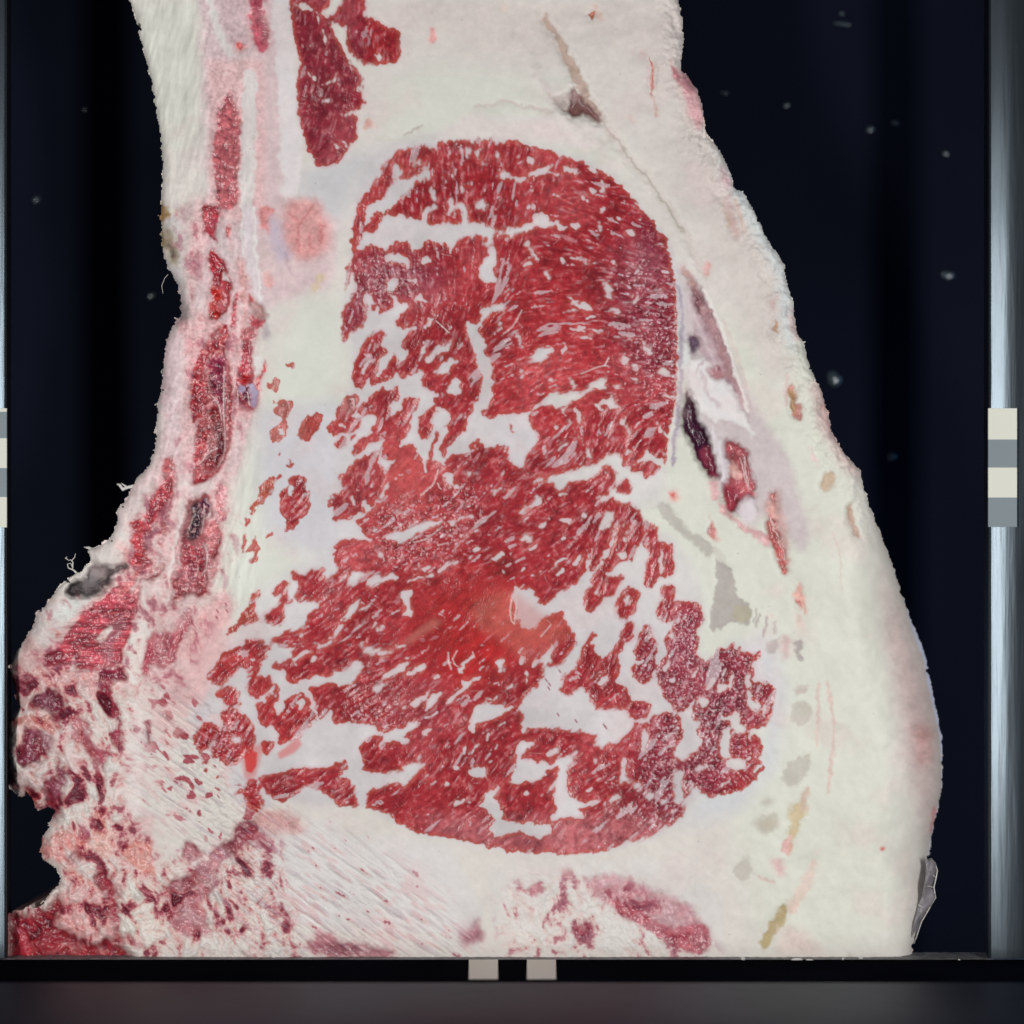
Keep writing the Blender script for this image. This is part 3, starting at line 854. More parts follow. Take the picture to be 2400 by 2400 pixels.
C e0c8c4 3 3 152,18 158,28 163,34 158,30
C c3aa98 3 16 186,70 193,74 193,92 188,84
c d0b0a4 1 4 .6 176,96 182,120 182,146
@1600,800,800
C b99c8c 3 18 92,93 96,92 98,103 102,112 97,111 94,100
@1480,1410,400
C b5aca8 3 5 150,52 160,44 168,42 166,52 160,60 154,58
C c9a8a8 5 2 170,40 180,42 178,60 172,66
C a8a09c 3 6 182,44 193,42 193,66 186,60
c b5aca8 2 4 2 162,24 164,36
@1600,1600,800
c d8a8a0 2 2 .8 77,0 76,35
c d8a8a0 2 3 1 82,0 86,22 85,40 82,62
C c4beb3 6 3 62,12 68,10 74,14 73,20 66,26 61,20
C c4beb3 6 3 60,44 72,40 72,48 66,58 60,60 55,54
C c4b8b0 3 3 64,2 72,2 70,6 64,6
C c0bab0 5 3 45,66 50,66 50,70 45,70
C bdb4a4 5 3 44,76 54,76 53,82 46,84
C cdbb98 3 8 60,70 70,66 68,78 62,84 60,78
C d0b4a4 4 6 68,62 72,58 70,70 66,76
C d8aaa4 4 5 56,90 62,86 60,98 57,96
C dccabe 5 3 58,126 76,100 74,110 66,124
@0,1100,500
c cf9a9e 2 2 1.2 160,20 156,60 150,90 140,130 130,170
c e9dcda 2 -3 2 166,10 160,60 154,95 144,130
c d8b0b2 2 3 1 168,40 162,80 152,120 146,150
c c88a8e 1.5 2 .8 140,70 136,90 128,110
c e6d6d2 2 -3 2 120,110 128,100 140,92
@1500,600,500
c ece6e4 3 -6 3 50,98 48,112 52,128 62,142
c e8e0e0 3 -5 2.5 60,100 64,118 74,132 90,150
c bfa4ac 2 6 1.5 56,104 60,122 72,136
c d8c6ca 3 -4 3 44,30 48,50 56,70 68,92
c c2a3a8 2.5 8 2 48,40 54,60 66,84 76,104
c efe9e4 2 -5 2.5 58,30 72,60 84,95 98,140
@0,0,2400
C d3a4a8 9 0 1596,160 1622,185 1642,225 1652,290 1640,310 1612,270 1596,220
C c98c94 5 3 1598,170 1612,185 1626,210 1618,225 1600,200
C d2b0b2 8 0 1690,380 1716,420 1712,450 1690,430
C d6b9b6 8 0 1850,700 1866,760 1880,800 1866,800 1850,760
C c3a19c 5 14 1706,440 1716,490 1736,560 1722,560 1702,500
C b59a86 3 16 1690,460 1700,490 1716,530 1710,530 1696,500
c cfb6ac 2 6 8 1722,470 1736,500 1744,540
c c9c2ba 2 5 5 1830,840 1850,838 1866,846
c c3bbb4 1.5 5 5 1838,866 1858,858
c d8b9b6 2 3 6 1846,880 1838,920 1842,950
c cfa5a2 1.5 4 5 1940,1010 1936,980 1928,950
c d3c6bf 3 8 10 1590,200 1600,250 1616,300
'''
KOL = '''
# lean colour: K hex blur strength poly
@0,0,2400
K b23238 60 .8 1080,640 1320,660 1450,800 1350,1050 1100,1000
K 84364a 50 .6 1440,560 1560,600 1600,800 1560,900 1470,860 1430,700
K 6e2c44 40 .6 1500,470 1560,560 1570,660 1480,640
K 8a3f50 40 .7 840,590 960,600 1060,640 1020,700 900,720 830,790 800,800 800,720
K 7e1f2c 14 .8 835,640 850,640 850,690 830,680
K b5484a 25 .8 860,380 960,340 1040,370 980,410 880,440 840,560 835,520
K a93a40 30 .7 1040,330 1180,330 1180,380 1040,390
K b04348 60 .7 780,950 1100,1040 1000,1300 790,1340
K b64c4c 35 .8 900,1030 990,1060 1010,1140 1000,1220 950,1200 900,1130
K a82c2e 60 .9 950,1380 1180,1300 1240,1500 1150,1640 960,1560
K b8282a 40 .9 1080,1400 1170,1400 1200,1520 1100,1600 1020,1560
K c05a50 20 .8 1100,1420 1190,1380 1190,1480 1130,1480
K bf5248 20 .7 1180,1400 1250,1460 1310,1440 1320,1500 1200,1520
K b04a42 25 .6 1300,1430 1350,1420 1340,1480 1290,1490
K 8c3448 50 .7 1500,1500 1700,1420 1760,1620 1700,1880 1520,1960 1500,1750
K 85304a 40 .6 1560,1460 1650,1400 1660,1500 1600,1560
K 8a3044 40 .7 1640,1560 1800,1560 1800,1700 1680,1700
K b63c3e 30 .7 500,1530 640,1540 600,1640 520,1620
K b03034 40 .6 560,1640 760,1600 760,1720 620,1740
K a8323c 40 .6 620,1780 800,1780 820,1900 640,1900
K 8a2c3a 60 .5 920,1600 1000,1560 1080,1700 900,1760
K 942c34 60 .5 790,1620 900,1580 920,1680 800,1700
K 8b2c3c 15 .8 660,-60 800,-60 860,60 830,420 700,400
K a53036 25 .7 690,0 800,0 860,60 940,90 940,150 870,50
K c88078 12 .8 600,840 700,840 720,1040 620,1060
K c27068 10 .8 565,1240 625,1180 640,1330 570,1330
K ba5a44 9 .8 570,1190 620,1110 655,1120 640,1160 600,1210
K b65040 9 .7 570,1390 615,1370 600,1480 560,1470
K c27a76 9 .8 790,940 840,920 840,960 800,980
K b9524a 12 .6 700,980 760,960 770,1010 700,1040
K c4302c 10 .9 650,1740 710,1720 710,1770 640,1775
K b86a70 22 .7 957,1915 1600,1915 1560,1960 1400,2005 1100,1990
K b5525a 10 .6 800,620 830,620 825,680 808,680
'''
TEX = '''
# texture zones: T name blur poly
@0,0,2400
T rag 40 20,1560 240,1560 330,1600 300,1760 300,1900 360,2000 380,2260 10,2260
T rag 30 300,2050 640,1960 720,2260 300,2260
T rag 30 1180,2080 1420,2040 1640,2160 1680,2260 1180,2260
T streak 50 330,1600 480,1620 560,1850 700,1930 960,2030 1150,2260 560,2260 420,1960 320,1900
T speck 30 340,1600 460,1620 540,1820 640,1930 560,2000 380,1900
T speck 16 470,1640 560,1660 540,1830 480,1820
T gran 40 1450,620 1590,640 1590,980 1500,900
T gran 40 1500,1480 1700,1380 1800,1640 1740,1880 1540,1960 1500,1800
T gran 30 840,600 1000,620 960,700 840,720
T gran 30 820,1660 960,1660 960,1720 800,1720
T gran 25 860,1200 1120,1140 1100,1300 880,1330
T gran 30 440,1720 560,1720 560,1860 480,1840
T smooth 50 880,1030 1010,1040 1010,1180 930,1180
T smooth 60 950,1400 1250,1300 1320,1480 1200,1620 960,1600
T vein 60 1200,560 1560,560 1580,1000 1250,1050
T pinkfilm 14 1140,1480 1200,1380 1290,1450 1340,1480 1240,1560
# long muscle fibres in left
T fib 20 110,1400 320,1330 330,1560 200,1600 100,1560
T marr 12 440,780 560,760 600,1100 440,1120
T marr 12 400,1180 510,1160 510,1420 400,1450
T vein 40 1350,1180 1500,1150 1680,1450 1820,1600 1760,1800 1500,1950 1250,1980 1250,1650 1500,1500 1350,1350
T rag 26 .42 60,1440 160,1400 330,1280 300,1180 420,1130 400,1300 520,1150 560,1250 500,1440 430,1620 240,1640 40,1620
T rag 20 .3 380,480 480,480 470,760 560,760 600,1000 480,1160 380,1000 440,760
'''
OUT = [(302,-110),(302,0),(315,33),(323,75),(335,116),(348,166),(360,228),(371,290),(377,345),(380,420),(377,480),(377,540),(380,590),(391,626),(415,665),(425,696),(420,740),(399,773),(387,799),(385,838),(381,877),(376,916),(366,960),(364,1028),(348,1090),(321,1118),(298,1167),(282,1183),(273,1198),(274,1219),(267,1240),(259,1260),(233,1279),(204,1288),(212,1317),(181,1338),(155,1359),(135,1377),(116,1405),(103,1421),(87,1426),(83,1449),(75,1470),(62,1488),(49,1509),(34,1527),(26,1550),(22,1574),(28,1600),(39,1639),(39,1665),(21,1690),(19,1729),(21,1797),(23,1846),(44,1867),(62,1854),(78,1879),(88,1900),(111,1890),(129,1903),(111,1934),(100,1957),(93,1988),(97,2014),(129,2037),(141,2053),(137,2076),(124,2084),(111,2100),(84,2118),(20,2140),(5,2150),(5,2318),(2134,2318),(2136,2262),(2139,2242),(2143,2200),(2147,2180),(2155,2138),(2174,2055),(2178,2005),(2184,1960),(2192,1925),(2200,1890),(2208,1850),(2209,1790),(2208,1725),(2194,1660),(2182,1600),(2173,1545),(2156,1500),(2138,1458),(2116,1392),(2091,1317),(2064,1247),(2039,1181),(2022,1131),(2019,1102),(1985,1069),(1952,1015),(1940,965),(1927,915),(1906,874),(1894,841),(1882,800),(1865,766),(1861,712),(1844,662),(1840,620),(1824,596),(1799,559),(1786,530),(1762,484),(1745,451),(1720,438),(1712,401),(1699,372),(1683,343),(1658,319),(1650,269),(1645,235),(1633,207),(1616,180),(1598,165),(1603,110),(1600,40),(1590,0),(1585,-110)]

# ------------------------------------------------------------------ canvas
S = 2.0; X0, Y0 = 0.0, -100.0; NX, NY = 1112, 1211
gx = X0 + S * np.arange(NX); gy = Y0 + S * np.arange(NY)
def inpoly(P, xs, ys):
    Xg, Yg = np.meshgrid(xs, ys); ins = np.zeros(Xg.shape, bool)
    for (x1, y1), (x2, y2) in zip(P, P[1:] + P[:1]):
        if y1 == y2: continue
        c = (y1 > Yg) != (y2 > Yg)
        ins ^= c & (Xg < (x2 - x1) * (Yg - y1) / (y2 - y1) + x1)
    return ins
def segdist(P, xs, ys, wd):
    Xg, Yg = np.meshgrid(xs, ys); best = np.full(Xg.shape, 1e9)
    for (x1, y1), (x2, y2) in zip(P[:-1], P[1:]):
        dx, dy = x2 - x1, y2 - y1; t = np.clip(((Xg - x1) * dx + (Yg - y1) * dy) / (dx * dx + dy * dy + 1e-9), 0, 1)
        best = np.minimum(best, np.hypot(Xg - x1 - t * dx, Yg - y1 - t * dy))
    return np.clip((wd / 2 - best) / S + .5, 0, 1)
def box(a, r):
    if r < 1: return a
    r = int(r)
    for ax in (0, 1):
        a = np.moveaxis(a, ax, 0); p = np.concatenate([np.repeat(a[:1], r + 1, 0), a, np.repeat(a[-1:], r, 0)]); c = np.cumsum(p, 0)
        a = np.moveaxis((c[2 * r + 1:] - c[:-2 * r - 1]) / (2 * r + 1), 0, ax)
    return a
def blur(a, px):
    r = px / S
    if r < .5: return a
    if r < 1.5:
        k = r / 3
        for ax in (0, 1): a = (1 - k) * a + k * .5 * (np.roll(a, 1, ax) + np.roll(a, -1, ax))
        return a
    r = max(1, int(round(r * .7)))
    return box(box(a, r), r)
def shape(P, pad, line=None):
    xs = [p[0] for p in P]; ys = [p[1] for p in P]; pad += 6
    i0 = max(0, int((min(xs) - pad - X0) / S)); i1 = min(NX, int((max(xs) + pad - X0) / S) + 2)
    j0 = max(0, int((min(ys) - pad - Y0) / S)); j1 = min(NY, int((max(ys) + pad - Y0) / S) + 2)
    if i1 <= i0 or j1 <= j0: return None
    sl = (slice(j0, j1), slice(i0, i1))
    if line: m = segdist(P, gx[i0:i1], gy[j0:j1], line)
    else:
        m = np.zeros((j1 - j0, i1 - i0))
        for ox, oy in ((-.5, -.5), (.5, -.5), (-.5, .5), (.5, .5)): m += inpoly(P, gx[i0:i1] + ox, gy[j0:j1] + oy) * .25
    return sl, m
def ops(txt):
    ox = oy = 0; k = 1
    for ln in txt.strip().split('\n'):
        ln = ln.strip()
        if not ln or ln[0] == '#': continue
        if ln[0] == '@':
            ox, oy, s = map(float, ln[1:].split(',')); k = 1 if s == 2400 else s / 193.2; continue
        t = ln.split(); a = [q for q in t if ',' not in q]
        yield a, [(ox + float(p.split(',')[0]) * k, oy + float(p.split(',')[1]) * k) for p in t if ',' in p], k

# noise
fx = np.fft.rfftfreq(NX)[None, :] * 2 * np.pi; fy = np.fft.fftfreq(NY)[:, None] * 2 * np.pi
def iso(sig, seed):
    r = np.random.RandomState(seed).randn(NY, NX)
    n = np.fft.irfft2(np.fft.rfft2(r) * np.exp(-(fx ** 2 + fy ** 2) * sig ** 2 / 2), s=(NY, NX)); return n / n.std()
def fbm(sig, octs, seed, fall=.55):
    return sum(iso(sig / 2 ** o, seed + o) * fall ** o for o in range(octs)) / math.sqrt(sum(fall ** (2 * o) for o in range(octs)))
def warp(a, wx, wy, amt):
    J, I = np.mgrid[0:NY, 0:NX]
    return a[np.clip((J + wy * amt).astype(int), 0, NY - 1), np.clip((I + wx * amt).astype(int), 0, NX - 1)]
Xg, Yg = np.meshgrid(gx, gy)
CTRL = [(1000,420,85),(1200,380,75),(1400,550,-15),(1500,700,-10),(1450,850,5),(1300,900,8),(1400,1050,60),(900,800,62),(850,1100,65),(1000,1250,25),(880,1180,40),(1300,1150,35),(1400,1300,55),(1250,1300,45),(1600,1300,80),(700,1500,30),(900,1450,30),(1000,1620,35),(1000,1800,50),(1250,1650,55),(1350,1600,55),(1500,1650,60),(1600,1700,62),(1700,1600,75),(1300,1850,40),(600,1750,65),(700,1850,30),(750,200,75),(850,600,80),(1000,600,85),(560,1300,60),(1740,1800,60),(450,900,85),(250,1500,5),(150,1900,60)]
c2 = np.zeros_like(Xg); s2 = np.zeros_like(Xg)
for x, y, a in CTRL:
    wgt = 1 / (((Xg - x) ** 2 + (Yg - y) ** 2) / 1e4 + .15) ** 1.5; t = math.radians(2 * a); c2 += wgt * math.cos(t); s2 += wgt * math.sin(t)
ang = .5 * np.arctan2(s2, c2) + .12 * iso(25, 90)       # streak direction, anticlockwise from +x with y up
def oriented(ls, ss, seed, A=ang, K=10):
    F = np.fft.rfft2(np.random.RandomState(seed).randn(NY, NX)); out = 0; ws = 0
    for k in range(K):
        t = math.pi * k / K; ux, uy = math.cos(t), -math.sin(t)
        f = np.exp(-((fx * ux + fy * uy) ** 2 * ls ** 2 + (fx * -uy + fy * ux) ** 2 * ss ** 2) / 2)
        n = np.fft.irfft2(F * f, s=(NY, NX)); n /= n.std()
        d = (A - t + math.pi / 2) % math.pi - math.pi / 2; wk = np.maximum(0, 1 - np.abs(d) / (math.pi / K)); out = out + wk * n; ws = ws + wk * wk
    return out / np.sqrt(ws + 1e-6)
def sstep(a, b, x):
    t = np.clip((x - a) / (b - a), 0, 1); return t * t * (3 - 2 * t)
def lerp(a, b, t): return a + (b - a) * t[..., None]

# ------------------------------------------------------------------ lean / fat
M = np.zeros((NY, NX)); G = np.zeros((NY, NX))
for a, P, k in ops(LEAN):
    r = shape(P, 4, float(a[1]) * k * .95 if a[0] in 'fl' else None)
    if r is None: continue
    sl, m = r
    if a[0] == 'G': G[sl] = np.maximum(G[sl], m); continue
    if a[0] in 'Ll': M[sl] = np.maximum(M[sl], m) if a[0] == 'L' else M[sl] * (1 - m) + m
    else: M[sl] = M[sl] * (1 - m)
tex = {n: np.zeros((NY, NX)) for n in ('rag', 'streak', 'speck', 'gran', 'smooth', 'vein', 'pinkfilm', 'fib', 'marr')}
for a, P, k in ops(TEX):
    b = float(a[2]); r = shape(P, 2 * b)
    sl, m = r; tex[a[1]][sl] = np.maximum(tex[a[1]][sl], blur(m, b) * (float(a[3]) if len(a) > 3 else 1))
of1 = oriented(3.2, .9, 11); of2 = oriented(6.5, 1.5, 12); i1 = iso(1.0, 13); i2 = iso(2.2, 14); f8 = fbm(16, 4, 20); of3 = oriented(14, 2.6, 17)
fray = .55 * of2 + .5 * of1 + .35 * i1
mw = iso(2.6, 15), iso(2.6, 16)
def bil(a, wx, wy):
    J, I = np.mgrid[0:NY, 0:NX]; y = np.clip(J + wy, 0, NY - 1.001); x = np.clip(I + wx, 0, NX - 1.001); j = y.astype(int); i = x.astype(int); fy_ = y - j; fx_ = x - i
    if a.ndim == 3: fy_ = fy_[..., None]; fx_ = fx_[..., None]
    return (a[j, i] * (1 - fx_) + a[j, i + 1] * fx_) * (1 - fy_) + (a[j + 1, i] * (1 - fx_) + a[j + 1, i + 1] * fx_) * fy_
jx, jy = iso(1.2, 27), iso(1.2, 28)
M = bil(M, mw[0] * .8 + jx * .75, mw[1] * .8 + jy * .75)
soft = sstep(-.5, 1.2, iso(22, 18)); Mb = box(box(M, 2), 2); edge = np.clip(1.15 - np.abs(2 * Mb - 1) ** 2, 0, 1)
Ms = (.5 * box(box(M, 1), 1) + .5 * box(M, 1)) * (1 - .55 * soft) + Mb * .55 * soft
lean = sstep(.32 - .26 * soft, .74 + .16 * soft, Ms + (.19 + .14 * soft) * fray * edge - .02)
Gs = blur(G, 8)
top = ((Xg < 960) & (Yg < 420))
den = np.clip(2.12 - .35 * tex['gran'] - .18 * tex['vein'] + .9 * tex['smooth'] + .22 * f8 + .55 * top, .9, 9)
fleck = sstep(den, den + .55, of2 + .35 * i1) * .62
fleck = np.maximum(fleck, sstep(den + .25, den + .75, of3 + .3 * of1) * .6)
fleck = np.maximum(fleck, sstep(1.5 - .5 * tex['gran'] + .8 * tex['smooth'], 2.6, of1) * .2)
# short pale connective threads crossing the grain, then traced wet-film reflections painted pale
thr_glint = np.zeros((NY, NX))
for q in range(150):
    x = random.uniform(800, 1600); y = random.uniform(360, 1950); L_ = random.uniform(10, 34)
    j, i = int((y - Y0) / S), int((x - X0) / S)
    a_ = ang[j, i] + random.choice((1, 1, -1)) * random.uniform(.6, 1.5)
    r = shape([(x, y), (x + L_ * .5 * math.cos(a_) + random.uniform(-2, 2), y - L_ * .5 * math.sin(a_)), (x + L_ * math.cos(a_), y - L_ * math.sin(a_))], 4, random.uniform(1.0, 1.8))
    if r: thr_glint[r[0]] = np.maximum(thr_glint[r[0]], r[1] * random.uniform(.15, .5))
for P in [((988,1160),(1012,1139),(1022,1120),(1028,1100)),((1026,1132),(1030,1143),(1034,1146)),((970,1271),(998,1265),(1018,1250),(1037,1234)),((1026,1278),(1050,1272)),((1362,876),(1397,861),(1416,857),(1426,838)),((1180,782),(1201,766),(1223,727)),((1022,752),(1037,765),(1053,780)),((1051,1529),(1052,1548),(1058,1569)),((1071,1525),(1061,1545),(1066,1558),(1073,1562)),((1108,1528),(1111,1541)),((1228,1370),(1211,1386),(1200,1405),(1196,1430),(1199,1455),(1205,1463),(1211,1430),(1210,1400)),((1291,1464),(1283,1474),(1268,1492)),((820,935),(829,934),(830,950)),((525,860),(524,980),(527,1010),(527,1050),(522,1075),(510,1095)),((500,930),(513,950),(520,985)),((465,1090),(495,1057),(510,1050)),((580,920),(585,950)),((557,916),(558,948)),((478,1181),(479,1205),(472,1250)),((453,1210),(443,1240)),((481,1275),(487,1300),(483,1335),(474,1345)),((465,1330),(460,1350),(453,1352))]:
    r = shape(list(P), 4, 2.4); thr_glint[r[0]] = np.maximum(thr_glint[r[0]], r[1])

# ------------------------------------------------------------------ tissue colours
C = np.zeros((NY, NX, 3)) + lin('d9d2cc'); dep = np.zeros((NY, NX))
C = lerp(C, lin('ccc5c8')[None, None], sstep(.1, .9, blur(G, 26)))
fr2 = .5 * i1 + .6 * i2
for a, P, k in ops(COL):  # right seam underlay and upper crease strokes paint fold shading into the colour
    b, dp = float(a[2]), float(a[3]); b *= 1.6 if 2 <= b < 6 else 1; ln = float(a[4]) * k if a[0] == 'c' else None
    r = shape(P, 2 * b + 4, ln)
    if r is None: continue
    sl, m = r; m = blur(m, b)
    if b < 8 and not ln: m = sstep(.05, .95, m + .16 * fr2[sl] * (m > .02) * (m < .98))
    hc = lin(a[1])
    if a[0] == 'C' and b < 7 and hc[0] > 2.2 * hc[1] and P[0][0] < 760:
        rh = shape(P, 60); hm = blur(rh[1], 26); C[rh[0]] = lerp(C[rh[0]], lin('d9a3a5'), sstep(0, .8, hm) * .62)
        rh = shape(P, 24); hm = blur(rh[1], 9); C[rh[0]] = lerp(C[rh[0]], lin('c87f84'), sstep(0, .9, hm) * .5)
    C[sl] = lerp(C[sl], lin(a[1]), m); dep[sl] += blur(m, 3) * (dp - dep[sl] * (dp != 0))
w4 = iso(6, 33), iso(6, 34), iso(1.8, 35), iso(1.8, 36); wamt = 1.0 + 1.2 * sstep(700, 500, Xg) * sstep(1100, 1500, Yg) - .5 * sstep(1500, 1600, Xg)
wxx = w4[0] * wamt + w4[2] * .8; wyy = w4[1] * wamt + w4[3] * .8
C = bil(C, wxx, wyy); dep = bil(box(box(dep, 3), 3), wxx, wyy)
C = lerp(C, lin('d0c9cb')[None, None] * (1 + .05 * f8)[..., None], blur(G, 22) ** 2 * .7)
C = lerp(C, np.zeros(3) + lin('d6bdbd'), .30 * sstep(.3, 2.2, fbm(20, 4, 95)))
red0 = np.clip(1 - C[..., 1] / (C[..., 0] + 1e-4), 0, 1)       # how fleshy the ground tissue is (0 fat .. 1 red)
# fat: faint mottle and lobules
C *= (1 + .018 * f8 + .005 * i2)[..., None]
C *= (1 + red0 * .20 * (.5 * i2 + .5 * i1 + .7 * fbm(7, 3, 97)))[..., None].clip(.55, 1.5)
# torn flesh, sinew, specks
wx, wy = iso(9, 31), iso(9, 32)
tex['rag'] *= 1 - .45 * sstep(600, 1000, Xg)
rn = warp(.85 * fbm(7, 5, 40, .72) + .5 * oriented(7, 2.0, 46, ang * 0 + math.radians(112)), wx, wy, 3)
pal = np.array([lin(h) for h in ('4a0f1c', '74202e', '9c3a48', 'c9706c', 'dba6a0', 'e0c6c2', 'e2dcd6')]); stops = [-2.6, -1.7, -1.15, -.6, -.1, .7, 1.7]
ragc = np.stack([np.interp(rn, stops, pal[:, i]) for i in range(3)], -1)
def glerp(a, b, w): return np.exp(np.log(np.clip(a, 1e-3, 1)) * (1 - w[..., None]) + np.log(np.clip(b, 1e-3, 1)) * w[..., None])
C = glerp(C, ragc, tex['rag'] * np.where(rn < 0, .30 + .45 * sstep(.5, 1.7, -rn), .25 + .2 * sstep(.4, 1.5, rn)))
stA = ang * 0 + math.radians(-36)
st = oriented(9, 1.1, 51, stA); st2 = oriented(5, 1.6, 53, stA)
C = lerp(C, np.zeros(3) + lin('b8a2ae'), tex['streak'] * sstep(.3, 1.9, st) * .38)
C = lerp(C, np.zeros(3) + lin('d9aeb0'), tex['streak'] * sstep(.3, 1.7, st2 + .6 * f8) * .55)
C = glerp(C, np.zeros(3) + lin('8f3a4a'), tex['streak'] * sstep(2.5, 2.9, st2 + .5 * i1) * .6)
sp = warp(.75 * iso(3.2, 61) + .65 * st2, wx, wy, 3)
C = glerp(C, np.zeros(3) + lin('a04450'), tex['speck'] * sstep(1.15, 1.5, sp) * .85)
C = lerp(C, np.zeros(3) + lin('e0bab8'), tex['speck'] * sstep(.2, 1.0, f8) * .4)
fb = oriented(8, 1.0, 71, ang * 0 + math.radians(4)); fl = oriented(10, 1.1, 72, ang * 0 + math.radians(80))
C *= (1 + tex['fib'] * red0 * .30 * fb)[..., None].clip(.5, 1.5)
left = sstep(640, 560, Xg) * sstep(1500, 1350, Yg)
C *= (1 + left * .05 * fl + left * red0 * .16 * i1)[..., None].clip(.5, 1.6)
C = lerp(C, np.zeros(3) + lin('d8a8a4'), tex['marr'] * red0 * sstep(1.35, 1.9, i1 + .5 * i2) * .6)
# lean colour
K = np.zeros((NY, NX, 3)) + lin('a02831')
for a, P, k in ops(KOL):
    b = float(a[2]); r = shape(P, 2 * b)
    if r is None: continue
    sl, m = r; K[sl] = lerp(K[sl], lin(a[1]), blur(m, b) * float(a[3]))
dark = 1 + .045 * of1 + .05 * of2 + .10 * f8
K = K * dark[..., None].clip(.5, 1.5)
gr = tex['gran']
mot = .35 * i1 + .7 * iso(1.6, 19) + .35 * iso(3, 21) + .2 * of1
K *= (1 + .13 * mot * (1 - .7 * tex['smooth']))[..., None].clip(.6, 1.4)
K = lerp(K, np.zeros(3) + lin('c57f80'), sstep(.7, 2.1, mot) * .36 * (1 - .9 * tex['smooth']))
K = lerp(K, np.zeros(3) + lin('7d1d28'), sstep(.6, 2.2, -mot + .4 * f8) * .30 * (1 - .6 * tex['smooth']))
K = lerp(K, np.zeros(3) + lin('bd8a98'), gr * sstep(.7, 1.9, i1 + .5 * of1) * .5)
K *= (1 - gr * .35 * sstep(.8, 2.0, -i1))[..., None]
K = lerp(K, np.zeros(3) + lin('c08a8a'), (.12 * sstep(.2, 1.8, of1) + .10 * sstep(0, 2, f8)) * (1 - tex['smooth']))
rim = sstep(.98, .55, blur(M, 12)) * lean                      # thin lean at seam edges lets the fat through
K = lerp(K, np.zeros(3) + lin('b8564a'), rim * .65)
fatc = C * 1.0
K = lerp(K, np.zeros(3) + lin('cdbcc2'), fleck * (1 - .3 * top))
C = lerp(C, np.zeros(3) + lin('cda2a8'), np.clip(sstep(.04, .62, blur(M, 9)) * .55 * (.6 + .5 * sstep(-1, 1.5, f8)), 0, 1) * np.clip(Gs + top, 0, 1))
C = lerp(C, K, lean)
C = lerp(C, np.zeros(3) + lin('c4625a'), tex['pinkfilm'] * .45)
smear = shape([(1180,1395),(1250,1370),(1180,1500)], 30)
C = lerp(C, np.zeros(3) + lin('dcc4c2'), thr_glint * .8)
# streaks of blood film over the lower middle
for h, b, st_, P in [('b8645c', 7, .8, [(940,1510),(958,1492),(985,1470),(1015,1450),(1030,1455),(1045,1448),(1022,1470),(990,1490),(960,1510)]), ('b2554c', 8, .6, [(1110,1440),(1135,1418),(1165,1392),(1182,1385),(1180,1412),(1150,1430),(1125,1470)]), ('cc1b1e', 2.5, .95, [(572,1770),(588,1758),(603,1764),(601,1795),(590,1812),(577,1808)]), ('c9403c', 6, .55, [(560,1750),(620,1745),(600,1820),(575,1830)]), ('d2433c', 4, .6, [(650,1765),(700,1728),(708,1745),(690,1765),(655,1780)]), ('b83026', 2, .9, [(1194,993),(1202,997),(1199,1010),(1207,1012),(1203,1016),(1196,1010)])]:
    r = shape(P, 2 * b); C[r[0]] = lerp(C[r[0]], lin(h), blur(r[1], b) * st_)
for x, y in ((1280,1594),(1288,1604),(1286,1613),(1416,1700),(1420,1705),(1308,1675),(1312,1573),(510,1433),(532,1432),(508,1447),(530,1417),(512,1867),(1350,1690)):
    r = shape([(x - 2, y - 3), (x + 2, y + 3)], 4, 3.4); C[r[0]] = lerp(C[r[0]], lin('8a2c3e'), r[1] * .8)
for q in range(60):
    x, y = random.uniform(300, 2150), random.uniform(0, 2240); r = shape([(x, y), (x + random.uniform(-3, 3), y + random.uniform(-3, 3))], 4, random.uniform(1.2, 2.6))
    if r: C[r[0]] = lerp(C[r[0]], lin('8a7a78'), r[1] * .5)

# ------------------------------------------------------------------ relief (photo px, positive = away from the camera)
sil = np.zeros((NY, NX)); r = shape(OUT, 2); sil[r[0]] = r[1]
r = shape([(158,1388),(165,1377),(190,1380),(213,1350),(222,1338),(240,1352),(270,1335),(304,1325),(312,1333),(280,1345),(258,1362),(245,1378),(225,1392),(205,1397),(180,1396)], 2)
ragl = .5 + .5 * sstep(700, 500, Xg)
silf = blur(sil, 3) + (.10 + .16 * ragl) * (.6 * i1 + .7 * i2) * (blur(sil, 5) < .99) * (blur(sil, 5) > .01) * (Yg < 2225)
mask = (silf > .5) & (blur(sil, 5) > .02)
R = np.where(Xg > 1650, np.interp(Yg, [0, 1000, 1150, 1300, 1500, 2000, 2200, 2320], [16, 30, 40, 100, 180, 160, 70, 40]), np.interp(Yg, [0, 600, 900, 1300, 1500, 1900, 2320], [26, 34, 40, 24, 40, 60, 20]))
dist = np.full((NY, NX), 1e3)
for (x1, y1), (x2, y2) in zip(OUT[:-1], OUT[1:]):
    if y1 > 2100 and y2 > 2100 and min(x1, x2) < 2100: continue
    if y1 < -50 and y2 < -50: continue
    pad = 200 if x1 > 1650 else 70
    i0 = max(0, int((min(x1, x2) - pad - X0) / S)); i1_ = min(NX, int((max(x1, x2) + pad - X0) / S) + 1)
    j0 = max(0, int((min(y1, y2) - pad - Y0) / S)); j1 = min(NY, int((max(y1, y2) + pad - Y0) / S) + 1)
    a_ = Xg[j0:j1, i0:i1_]; b_ = Yg[j0:j1, i0:i1_]; dx, dy = x2 - x1, y2 - y1
    t = np.clip(((a_ - x1) * dx + (b_ - y1) * dy) / (dx * dx + dy * dy + 1e-9), 0, 1)
    dist[j0:j1, i0:i1_] = np.minimum(dist[j0:j1, i0:i1_], np.hypot(a_ - x1 - t * dx, b_ - y1 - t * dy))
q = np.clip(dist / R, 0, 1); rnd = R * (1 - np.sqrt(np.clip(1 - (1 - q) ** 2, 0, 1)))
z = rnd * .9
